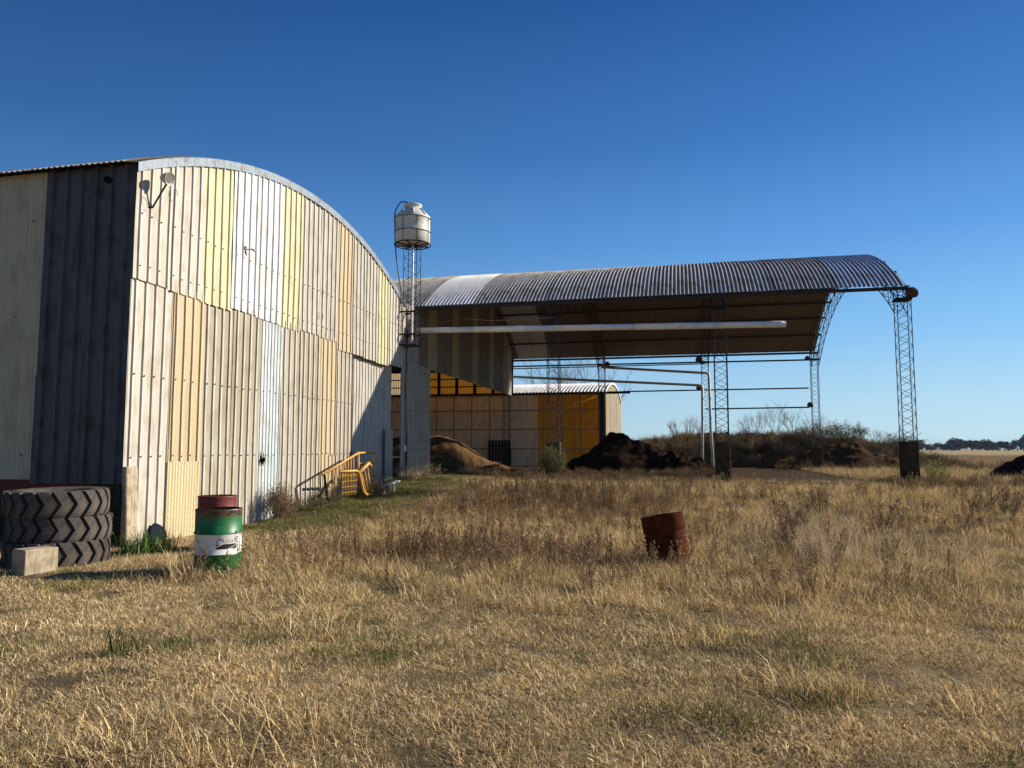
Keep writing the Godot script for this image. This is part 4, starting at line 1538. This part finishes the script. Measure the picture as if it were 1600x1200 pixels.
func build_grass() -> void:
	var straw := [Color(0.80, 0.62, 0.33), Color(0.66, 0.50, 0.25), Color(0.94, 0.79, 0.50), Color(0.46, 0.34, 0.17), Color(0.21, 0.155, 0.08), Color(0.73, 0.56, 0.29)]
	var brown := [Color(0.36, 0.24, 0.13), Color(0.48, 0.33, 0.18), Color(0.16, 0.11, 0.06), Color(0.60, 0.43, 0.23)]
	var olive := [Color(0.13, 0.13, 0.05), Color(0.18, 0.17, 0.06), Color(0.30, 0.24, 0.11), Color(0.22, 0.19, 0.08)]
	var green := [Color(0.08, 0.13, 0.03), Color(0.12, 0.17, 0.045), Color(0.06, 0.10, 0.025), Color(0.17, 0.20, 0.06)]
	var short := []
	for i in 5:
		short.append(tuft(100 + i, 76, 0.15, 0.02, 0.075, 0.0038, 0.4, 1.6, 1.0, straw))
	var matted := []
	for i in 3:
		matted.append(tuft(130 + i, 50, 0.16, 0.025, 0.08, 0.0042, 0.7, 1.65, 0.9, brown + straw))
	var tall := []
	for i in 4:
		tall.append(tuft(160 + i, 40, 0.15, 0.06, 0.24, 0.0048, 0.15, 1.35, 1.2, straw))
	var dark := []
	for i in 3:
		dark.append(tuft(190 + i, 40, 0.15, 0.06, 0.23, 0.0046, 0.15, 1.3, 1.2, brown + straw))
	var greens := []
	for i in 3:
		greens.append(tuft(220 + i, 44, 0.13, 0.04, 0.14, 0.0055, 0.1, 1.0, 0.8, green + olive))
	var weeds := []
	for i in 4:
		weeds.append(weed(250 + i, 0.46, 4, 8, 0.4, true, Color(0.22, 0.15, 0.09), Color(0.34, 0.245, 0.15)))
	var stalks := []
	for i in 3:
		stalks.append(tuft(280 + i, 4, 0.12, 0.25, 0.52, 0.0042, 0.3, 1.35, 1.1, [Color(0.62, 0.50, 0.30), Color(0.55, 0.43, 0.25)]))
	var pales := []
	for i in 3:
		pales.append(tuft(300 + i, 22, 0.16, 0.18, 0.48, 0.0055, 0.05, 0.7, 0.7, [Color(0.66, 0.52, 0.34), Color(0.48, 0.37, 0.24), Color(0.82, 0.68, 0.47), Color(0.24, 0.17, 0.11), Color(0.36, 0.27, 0.17)]))
	var lists := {"short": [], "matted": [], "tall": [], "dark": [], "green": [], "weed": [], "stalk": [], "pale": []}
	rng.seed = 77
	var total := 120000
	for i in total:
		var ang := deg_to_rad(-12.78 + rng.randf_range(-49.0, 50.0))
		var r := rng.randf_range(2.2, 27.0)
		var x := EYE.x + sin(ang) * r
		var z := EYE.z - cos(ang) * r
		if blocked(x, z):
			continue
		if z < -12.2 + 0.9 * patch.get_noise_2d(x * 14.0, z * 14.0) and x > 0.4:
			if x < 15.2 and rng.randf() > 0.10:
				continue
		var tl := tallness(x, z)
		var br := brownness(x, z)
		var gr := greenness(x, z)
		var pn := patch.get_noise_2d(x * 9.0, z * 9.0)
		var pf := patch.get_noise_2d(x * 26.0 + 11.0, z * 26.0)
		if pf < -0.12 and rng.randf() < 0.25 + 1.6 * (-0.12 - pf):
			continue
		var kind := "short"
		var u := rng.randf()
		if u < gr * 0.75:
			kind = "green"
		elif rng.randf() < tl * 0.9:
			kind = "dark" if rng.randf() < 0.16 + 0.7 * pn + 0.75 * br else "tall"
		elif rng.randf() < 0.30 + 0.9 * pf:
			kind = "matted"
		var tint := rng.randf_range(0.78, 1.18) * (1.0 + 0.25 * pn + 0.25 * pf)
		var c := Color(tint, tint * rng.randf_range(0.95, 1.03), tint * rng.randf_range(0.88, 1.05))
		c = c.lerp(c * Color(0.66, 0.58, 0.52), br * 0.8)
		if pf < -0.30:
			c = c * 0.62
		var sc := rng.randf_range(0.75, 1.3) * (1.0 + 0.7 * pf)
		var e := [Vector3(x, gh(x, z), z), rng.randf() * TAU, sc, c, rng.randf_range(-0.12, 0.12), rng.randf_range(-0.12, 0.12), rng.randf_range(0.75, 1.2)]
		lists[kind].append(e)
		if tl > 0.45 and rng.randf() < 0.02 + 0.05 * smooth(-0.05, 0.4, pn) + 0.16 * br:
			var e2 := e.duplicate()
			e2[1] = rng.randf() * TAU
			e2[2] = rng.randf_range(0.55, 1.15)
			lists["weed"].append(e2)
		if rng.randf() < 0.006 + 0.02 * tl:
			var e3 := e.duplicate()
			e3[2] = rng.randf_range(0.6, 1.1)
			lists["stalk"].append(e3)
	for i in 300:
		var x := rng.randfn(11.2, 0.85)
		var z := rng.randfn(-2.6, 1.5)
		if x < 9.6 or z > 0.6:
			continue
		var tint := rng.randf_range(0.75, 1.25)
		lists["pale"].append([Vector3(x, gh(x, z), z), rng.randf() * TAU, rng.randf_range(0.7, 1.35), Color(tint, tint, tint), rng.randf_range(-0.15, 0.15), rng.randf_range(-0.15, 0.15), 1.0])
	for i in 5200:      # the weedy ground right of the yard
		var x := 15.2 + 32.0 * rng.randf() * rng.randf()
		var z := rng.randf_range(-46.0, -12.0)
		if z > -17.0 and x < 16.0 and rng.randf() < 0.5:
			continue
		var tint := rng.randf_range(0.6, 1.2)
		lists["dark" if rng.randf() < 0.6 else "tall"].append([Vector3(x, gh(x, z), z), rng.randf() * TAU, rng.randf_range(1.0, 2.2), Color(tint, tint * 0.96, tint * 0.9), rng.randf_range(-0.1, 0.1), rng.randf_range(-0.1, 0.1), rng.randf_range(0.7, 1.2)])
	var sets := [["dry_grass", "short matted straw-coloured grass over the whole foreground", ["short", "matted"]], ["tall_dry_grass", "tall golden and brown dry grass in the middle of the field", ["tall", "dark"]], ["green_grass", "low green grass growing along the foot of the gable wall", ["green"]], ["dry_weeds", "brown seed-headed weeds standing among the tall grass", ["weed"]], ["pale_weeds", "tall greyish pale weed clumps right of the rusty drum", ["pale"]], ["straw_stalks", "long pale bent straw stalks scattered through the grass", ["stalk"]]]
	var variants := {"short": short, "matted": matted, "tall": tall, "dark": dark, "green": greens, "weed": weeds, "stalk": stalks, "pale": pales}
	for s in sets:
		var o := stuff(s[0], s[1])
		for kind in s[2]:
			var vs: Array = variants[kind]
			for v in vs.size():
				var mine := []
				for j in range(v, lists[kind].size(), vs.size()):
					mine.append(lists[kind][j])
				scatter(o, "tufts", vs[v], mine)

func build_far_brush() -> void:
	# low brush on the bank, round the heaps and at the edge of the field
	var vs := []
	for i in 4:
		var bp := bush_parts(400 + i, 0.75, 0.55, 46, 420, 0.035, Color(0.12, 0.085, 0.055), [Color(0.16, 0.11, 0.065), Color(0.22, 0.15, 0.085), Color(0.11, 0.085, 0.045), Color(0.28, 0.20, 0.11)])
		var m: ArrayMesh = bp[0]
		var st := SurfaceTool.new()
		st.append_from(bp[0], 0, Transform3D())
		st.append_from(bp[1], 0, Transform3D())
		vs.append(st.commit())
	rng.seed = 501
	var lists := [[], [], [], []]
	var add := func(p: Vector3, s: float, c: Color) -> void:
		lists[rng.randi() % 4].append([p, rng.randf() * TAU, s, c, rng.randf_range(-0.1, 0.1), rng.randf_range(-0.1, 0.1), rng.randf_range(0.7, 1.2)])
	for i in 900:      # bank
		var x := rng.randf_range(4.5, 24.5)
		var z := rng.randf_range(-42.0, -34.5)
		var t := Vector2((x - 13.0) / 11.5, (z + 38.0) / 3.6).length()
		if t > 1.1 or (x < 5.6 and z > -41.0):
			continue
		var y := 0.35 + 1.75 * pow(maxf(0.0, 1.0 - pow(t, 2.5)), 1.0)
		var tint := rng.randf_range(0.8, 2.1)
		var c := Color(tint, tint, tint)
		if rng.randf() < 0.2:
			c = Color(0.7, 0.9, 0.55) * tint
		add.call(Vector3(x, y, z), rng.randf_range(0.6, 1.25), c)
	for i in 110:      # on the overgrown heap
		var a := rng.randf() * TAU
		var t := sqrt(rng.randf())
		var tint := rng.randf_range(0.9, 2.0)
		add.call(Vector3(17.2 + cos(a) * t * 4.0, 0.35 + 1.35 * (1.0 - t), -33.0 + sin(a) * t * 2.3), rng.randf_range(0.25, 0.55), Color(tint, tint, tint))
	for i in 260:      # beyond the yard, right
		var x := rng.randf_range(14.0, 42.0)
		var z := rng.randf_range(-36.0, -29.5)
		var tint := rng.randf_range(0.7, 1.4)
		add.call(Vector3(x, gh(x, z), z), rng.randf_range(0.4, 0.9), Color(tint, tint, tint))
	for i in 220:      # round the right concrete base
		var x := rng.randf_range(14.6, 21.0)
		var z := rng.randf_range(-14.6, -10.5)
		var tint := rng.randf_range(0.8, 1.5)
		add.call(Vector3(x, gh(x, z), z), rng.randf_range(0.25, 0.5), Color(tint, tint, tint))
	for i in 150:      # foot of the black pile and the middle of the yard's edge
		var x := rng.randf_range(3.6, 10.2)
		var z := rng.randf_range(-22.0, -18.5) if i % 2 else rng.randf_range(-14.5, -11.5)
		var tint := rng.randf_range(0.8, 1.5)
		add.call(Vector3(x, gh(x, z), z), rng.randf_range(0.3, 0.6), Color(tint, tint, tint))
	for i in 60:      # inside the opening
		var x := rng.randf_range(-1.0, 3.4)
		var z := rng.randf_range(-19.5, -15.8)
		add.call(Vector3(x, gh(x, z), z), rng.randf_range(0.3, 0.6), Color(1, 1, 1))
	var o := stuff("dry_brush", "tangled brown brush over the earth bank and along the yard edges")
	o.set_meta("category", "brush")
	for v in 4:
		scatter(o, "brush", vs[v], lists[v])
	# stubble of the far field
	var fs := []
	var tf := tuft(450, 30, 0.9, 0.25, 0.6, 0.035, 0.1, 0.9, 0.6, [Color(0.42, 0.31, 0.18), Color(0.32, 0.23, 0.13), Color(0.5, 0.38, 0.23)])
	for i in 3500:
		var a := deg_to_rad(-12.78 + rng.randf_range(8.0, 44.0))
		var r := rng.randf_range(48.0, 130.0)
		var p := Vector3(EYE.x + sin(a) * r, 0, EYE.z - cos(a) * r)
		p.y = gh(p.x, p.z)
		var tint := rng.randf_range(0.75, 1.25)
		fs.append([p, rng.randf() * TAU, rng.randf_range(0.5, 1.1), Color(tint, tint, tint), 0.0, 0.0, rng.randf_range(0.5, 1.0)])
	var f := stuff("field_stubble", "pale dry stubble across the far flat field")
	scatter(f, "stubble", tf, fs)

func build_plants() -> void:
	var drycol := [Color(0.20, 0.125, 0.065), Color(0.26, 0.17, 0.09), Color(0.12, 0.08, 0.045), Color(0.30, 0.20, 0.11)]
	var greycol := [Color(0.20, 0.15, 0.10), Color(0.28, 0.22, 0.15), Color(0.14, 0.10, 0.07), Color(0.13, 0.13, 0.06)]
	var greencol := [Color(0.09, 0.12, 0.035), Color(0.13, 0.15, 0.05), Color(0.06, 0.08, 0.025), Color(0.20, 0.17, 0.08)]
	var limecol := [Color(0.30, 0.33, 0.10), Color(0.22, 0.26, 0.07), Color(0.40, 0.38, 0.16), Color(0.15, 0.19, 0.05)]
	bush("dry_bush", "brown dried bush against the pale blue wall sheet", "bush", Vector3(0.42, -0.05, -4.25), bush_parts(601, 1.02, 0.42, 150, 4600, 0.026, Color(0.2, 0.14, 0.09), drycol))
	bush("dry_bush", "grey-brown bush growing through the yellow guard frame", "bush", Vector3(0.95, -0.05, -8.1), bush_parts(602, 0.85, 0.62, 90, 1600, 0.03, Color(0.15, 0.11, 0.08), greycol, "x".length() * 0.4))
	bush("dry_bush", "pale straw bush at the foot of the shaded pier", "bush", Vector3(0.75, -0.05, -12.0), bush_parts(603, 0.75, 0.95, 110, 1300, 0.03, Color(0.38, 0.28, 0.17), [Color(0.46, 0.34, 0.20), Color(0.36, 0.25, 0.14), Color(0.54, 0.42, 0.27)]))
	bush("low_bush", "low dark weeds below the fallen guard rail", "bush", Vector3(0.6, -0.05, -5.6), bush_parts(604, 0.5, 0.75, 90, 1100, 0.03, Color(0.12, 0.10, 0.06), greencol + greycol))
	bush("low_bush", "dark twiggy weeds along the wall between the dry bush and the guard", "bush", Vector3(0.45, -0.05, -6.6), bush_parts(605, 0.55, 0.55, 80, 900, 0.03, Color(0.12, 0.10, 0.06), greycol))
	bush("green_bush", "grey-green bush hiding the concrete base of the left front post", "bush", Vector3(4.9, -0.05, -13.35), bush_parts(606, 1.35, 0.48, 130, 5200, 0.04, Color(0.14, 0.12, 0.07), greencol + [Color(0.22, 0.20, 0.11)], 0.2))
	bush("leafy_bush", "light green leafy bush beside the right concrete base", "bush", Vector3(16.25, -0.05, -13.6), bush_parts(607, 0.9, 0.42, 50, 620, 0.05, Color(0.2, 0.18, 0.08), limecol, 0.3))
	bush("green_bush", "dark green shrub on the bank just left of the far right post", "bush", Vector3(18.4, 1.5, -36.5), bush_parts(608, 1.3, 1.5, 120, 2400, 0.07, Color(0.09, 0.08, 0.04), greencol))
	bush("green_bush", "olive shrub on the bank behind the right back concrete base", "bush", Vector3(16.6, 1.6, -36.8), bush_parts(609, 1.1, 1.3, 110, 2000, 0.07, Color(0.09, 0.08, 0.04), greencol + drycol))
	bush("green_bush", "dark shrub on the bank left of the right front post", "bush", Vector3(21.2, 0.9, -36.0), bush_parts(610, 1.3, 1.3, 110, 2000, 0.07, Color(0.09, 0.08, 0.04), greencol + greycol))
	# tufts that stand alone
	var tf := [["green_tuft", "bright green grass tuft at the foot of the concrete slab", Vector3(0.95, 0, 0.55), tuft(620, 420, 0.40, 0.20, 0.50, 0.011, 0.1, 0.9, 1.1, [Color(0.14, 0.30, 0.05), Color(0.20, 0.38, 0.08), Color(0.09, 0.20, 0.03), Color(0.32, 0.44, 0.14)])], ["dark_tuft", "dark green upright tuft alone in the short foreground grass", Vector3(4.75, 0, 5.55), tuft(621, 60, 0.14, 0.16, 0.36, 0.008, 0.0, 0.5, 0.4, [Color(0.05, 0.07, 0.02), Color(0.08, 0.10, 0.03), Color(0.12, 0.12, 0.05)])], ["straw_tuft", "pale straw clump bending in front of the green drum", Vector3(2.95, 0, 2.5), tuft(622, 46, 0.16, 0.3, 0.66, 0.007, 0.05, 0.8, 0.6, [Color(0.62, 0.48, 0.28), Color(0.5, 0.37, 0.2), Color(0.7, 0.56, 0.36)])], ["straw_tuft", "grey dry tuft beside the tyre stack at the picture's left edge", Vector3(-0.05, 0, 2.75), tuft(623, 50, 0.2, 0.25, 0.55, 0.006, 0.05, 0.8, 0.5, [Color(0.5, 0.42, 0.3), Color(0.4, 0.32, 0.22)])], ["pale_tuft", "pale feathery grass clump right of centre in the field", Vector3(11.0, 0, -0.2), tuft(624, 150, 0.4, 0.25, 0.55, 0.006, 0.1, 0.9, 0.7, [Color(0.6, 0.5, 0.34), Color(0.5, 0.42, 0.28), Color(0.68, 0.58, 0.42)])]]
	for a in tf:
		var p: Vector3 = a[2]
		var o := mesh_node(a[0], a[3], M.blade, self, Vector3(p.x, gh(p.x, p.z), p.z))
		tag(o, a[1], "grass tuft")
	# tall dead weeds
	rng.seed = 640
	var wd := [[Vector3(14.0, 0, -4.6), 1.15, 0.5, "big dead weed leaning right in the golden grass at the far right"], [Vector3(14.9, 0, -5.2), 0.9, 0.1, "upright dead weed right of the big leaning one"], [Vector3(10.5, 0, -1.2), 0.85, -0.05, "tall dead weed right of the rusty drum"], [Vector3(11.6, 0, -4.9), 0.95, 0.05, "dark dead weed in the golden grass below the middle concrete base"], [Vector3(10.9, 0, -2.9), 0.9, -0.1, "thin dead weed between the rusty drum and the dark weed"], [Vector3(12.4, 0, -3.6), 0.8, 0.12, "brown dead weed left of the big leaning one"], [Vector3(7.2, 0, -5.2), 0.8, 0.0, "tall brown weed behind and left of the rusty drum"], [Vector3(4.6, 0, -4.2), 0.7, 0.1, "slim brown weed in the middle of the field"]]
	for i in wd.size():
		var a: Array = wd[i]
		var m := weed(641 + i, a[1], 7, 26, 0.32, true, Color(0.13, 0.095, 0.065), Color(0.22, 0.16, 0.11))
		var p: Vector3 = a[0]
		var o := mesh_node("dead_weed", m, M.blade, self, Vector3(p.x, gh(p.x, p.z), p.z))
		o.rotation.z = -a[2]
		o.scale = Vector3(1.4, 1, 1.4)
		tag(o, a[3], "weed", "tall dead weeds in the field")
	# bare saplings on the bank, and trees behind the amber shed
	var sp := [[7.9, 1.1, "thin bare sapling on the bank beside the black soil pile"], [8.9, 1.25, "bare sapling on the bank behind the left bent pipe"], [9.6, 0.9, "small bare sapling on the bank left of the pipe legs"], [12.3, 1.2, "bare shrub on the bank right of the middle front post"], [13.2, 1.5, "bushy bare sapling at the middle of the bank"], [14.2, 2.0, "tallest bare sapling left of the right back post"], [15.0, 1.7, "bare sapling touching the right back post"], [16.4, 1.6, "bare sapling just right of the right back post"], [17.6, 1.4, "bare sapling above the dark green shrub"], [18.8, 1.2, "low bare sapling near the right end of the bank"], [20.2, 1.1, "last bare sapling before the right front post"]]
	for i in sp.size():
		var bank := 2.0 - 0.05 * maxf(0.0, sp[i][0] - 13.0) * 2.0
		bare_tree("bare_sapling", sp[i][2], "sapling", Vector3(sp[i][0] + 0.6, bank, -38.2 - (i % 3) * 0.7), sp[i][1] * 1.4, 700 + i, 7, 3, M.paletwig, "bare saplings on the earth bank", 0.018)
	bare_tree("bare_tree", "bare tree behind the white roof, left of the lattice post", "tree", Vector3(-0.4, 0.4, -46.0), 8.2, 720, 4, 4, M.twig, "bare trees behind the amber shed", 0.07)
	bare_tree("bare_tree", "bare tree behind the right end of the white roof", "tree", Vector3(2.6, 0.4, -46.5), 8.0, 721, 4, 4, M.twig, "bare trees behind the amber shed", 0.07)
	# row of trees on the horizon
	rng.seed = 800
	var crowns := []
	for i in 4:
		crowns.append(leafy_crown(810 + i, 9.0, 7.0, 1500, 0.42, 7))
	var tk := surf()
	tube(tk, [Vector3(0, -1, 0), Vector3(0.1, 3.0, 0)], 0.35, 0.2, 6)
	var tkm := done(tk)
	rng.seed = 830
	var deg := 16.0
	while deg < 40.0:
		var a := deg_to_rad(-12.78 + deg)
		var r := 520.0 + rng.randf_range(-40, 40)
		var t := thing("field_tree", "dark green tree in the far row along the horizon", "tree", Vector3(EYE.x + sin(a) * r, 0.3, EYE.z - cos(a) * r), "trees along the horizon")
		mesh_node("trunk", tkm, M.twig, t)
		mesh_node("crown", crowns[rng.randi() % 4], M.leaf, t)
		var gap := deg > 31.4 and deg < 31.9 or deg > 33.6 and deg < 34.2
		var s := rng.randf_range(0.55, 0.85) * (1.25 if deg > 29.8 and deg < 31.2 or deg > 34.2 and deg < 35.0 else 0.85)
		s *= 1.45
		t.scale = Vector3(s * 1.1, s, s * 1.1)
		t.rotation.y = rng.randf() * TAU
		deg += rng.randf_range(0.45, 0.75) if not gap else 0.5

# ------------------------------------------------------------------ sky

func sky_texture() -> ImageTexture:
	var w := 512
	var h := 256
	var im := Image.create(w, h, false, Image.FORMAT_RGBF)
	var stops := [[0.0, Vector3(0.44, 0.60, 0.65)], [3.0, Vector3(0.37, 0.57, 0.70)], [8.0, Vector3(0.205, 0.445, 0.72)], [15.0, Vector3(0.095, 0.275, 0.61)], [22.0, Vector3(0.046, 0.165, 0.44)], [32.0, Vector3(0.019, 0.090, 0.30)], [55.0, Vector3(0.012, 0.062, 0.24)], [90.0, Vector3(0.012, 0.055, 0.21)]]
	for y in h:
		var el := 90.0 - (y + 0.5) * 180.0 / h
		var c := Vector3(0.10, 0.08, 0.05)
		if el >= 0.0:
			for i in stops.size() - 1:
				if el >= stops[i][0] and el <= stops[i + 1][0]:
					c = stops[i][1].lerp(stops[i + 1][1], (el - stops[i][0]) / (stops[i + 1][0] - stops[i][0]))
		for x in w:
			var az := (x + 0.5) / w * 360.0
			var f := 1.0
			if el >= 0.0:
				f = 1.0 + 0.42 * (cos(deg_to_rad(az - SUN_AZ)) - cos(deg_to_rad(75.0)))
			im.set_pixel(x, y, Color(c.x * f * 0.70, c.y * f * 0.70, c.z * f * 0.70))
	return ImageTexture.create_from_image(im)

func _ready() -> void:
	# camera
	var cam := Camera3D.new()
	cam.name = "camera"
	cam.fov = 54.45
	cam.near = 0.1
	cam.far = 4000.0
	add_child(cam)
	cam.position = EYE
	cam.rotation_degrees = Vector3(4.97, 12.78, 0.0)
	cam.current = true
	# sky and exposure
	var env := Environment.new()
	env.background_mode = Environment.BG_SKY
	var sm := PanoramaSkyMaterial.new()
	sm.panorama = sky_texture()
	var sky := Sky.new()
	sky.sky_material = sm
	env.sky = sky
	env.tonemap_mode = Environment.TONE_MAPPER_LINEAR
	env.tonemap_exposure = 1.55
	env.sdfgi_enabled = true
	env.ssao_enabled = true
	env.ssil_enabled = true
	env.fog_enabled = true
	env.fog_density = 0.00012
	env.fog_light_color = Color(0.62, 0.72, 0.82)
	var we := WorldEnvironment.new()
	we.name = "world_environment"
	we.environment = env
	add_child(we)
	# sun
	var sun := DirectionalLight3D.new()
	sun.name = "sun"
	sun.light_energy = 1.6
	sun.light_color = Color(1.0, 0.955, 0.89)
	sun.light_angular_distance = 0.5
	sun.shadow_enabled = true
	add_child(sun)
	var el := deg_to_rad(SUN_EL)
	var az := deg_to_rad(SUN_AZ)
	var toward := Vector3(cos(el) * sin(az), sin(el), -cos(el) * cos(az))
	sun.look_at_from_position(toward * 100.0, Vector3.ZERO, Vector3.UP)

	rng.seed = 5
	nz.seed = 2
	nz.frequency = 0.01
	nz.fractal_octaves = 3
	nz2.seed = 6
	nz2.frequency = 0.02
	nz2.fractal_octaves = 3
	patch.seed = 21
	patch.frequency = 0.05
	patch.fractal_octaves = 3
	textures()
	materials()
	dull()
	build_ground()
	build_near_shed()
	build_far_shed()
	build_third_shed()
	build_piles()
	build_tank()
	build_pipes()
	build_tyres()
	build_drums()
	build_yellow_guard()
	build_wall_lamp()
	build_nests()
	build_plants()
	build_far_brush()
	build_grass()
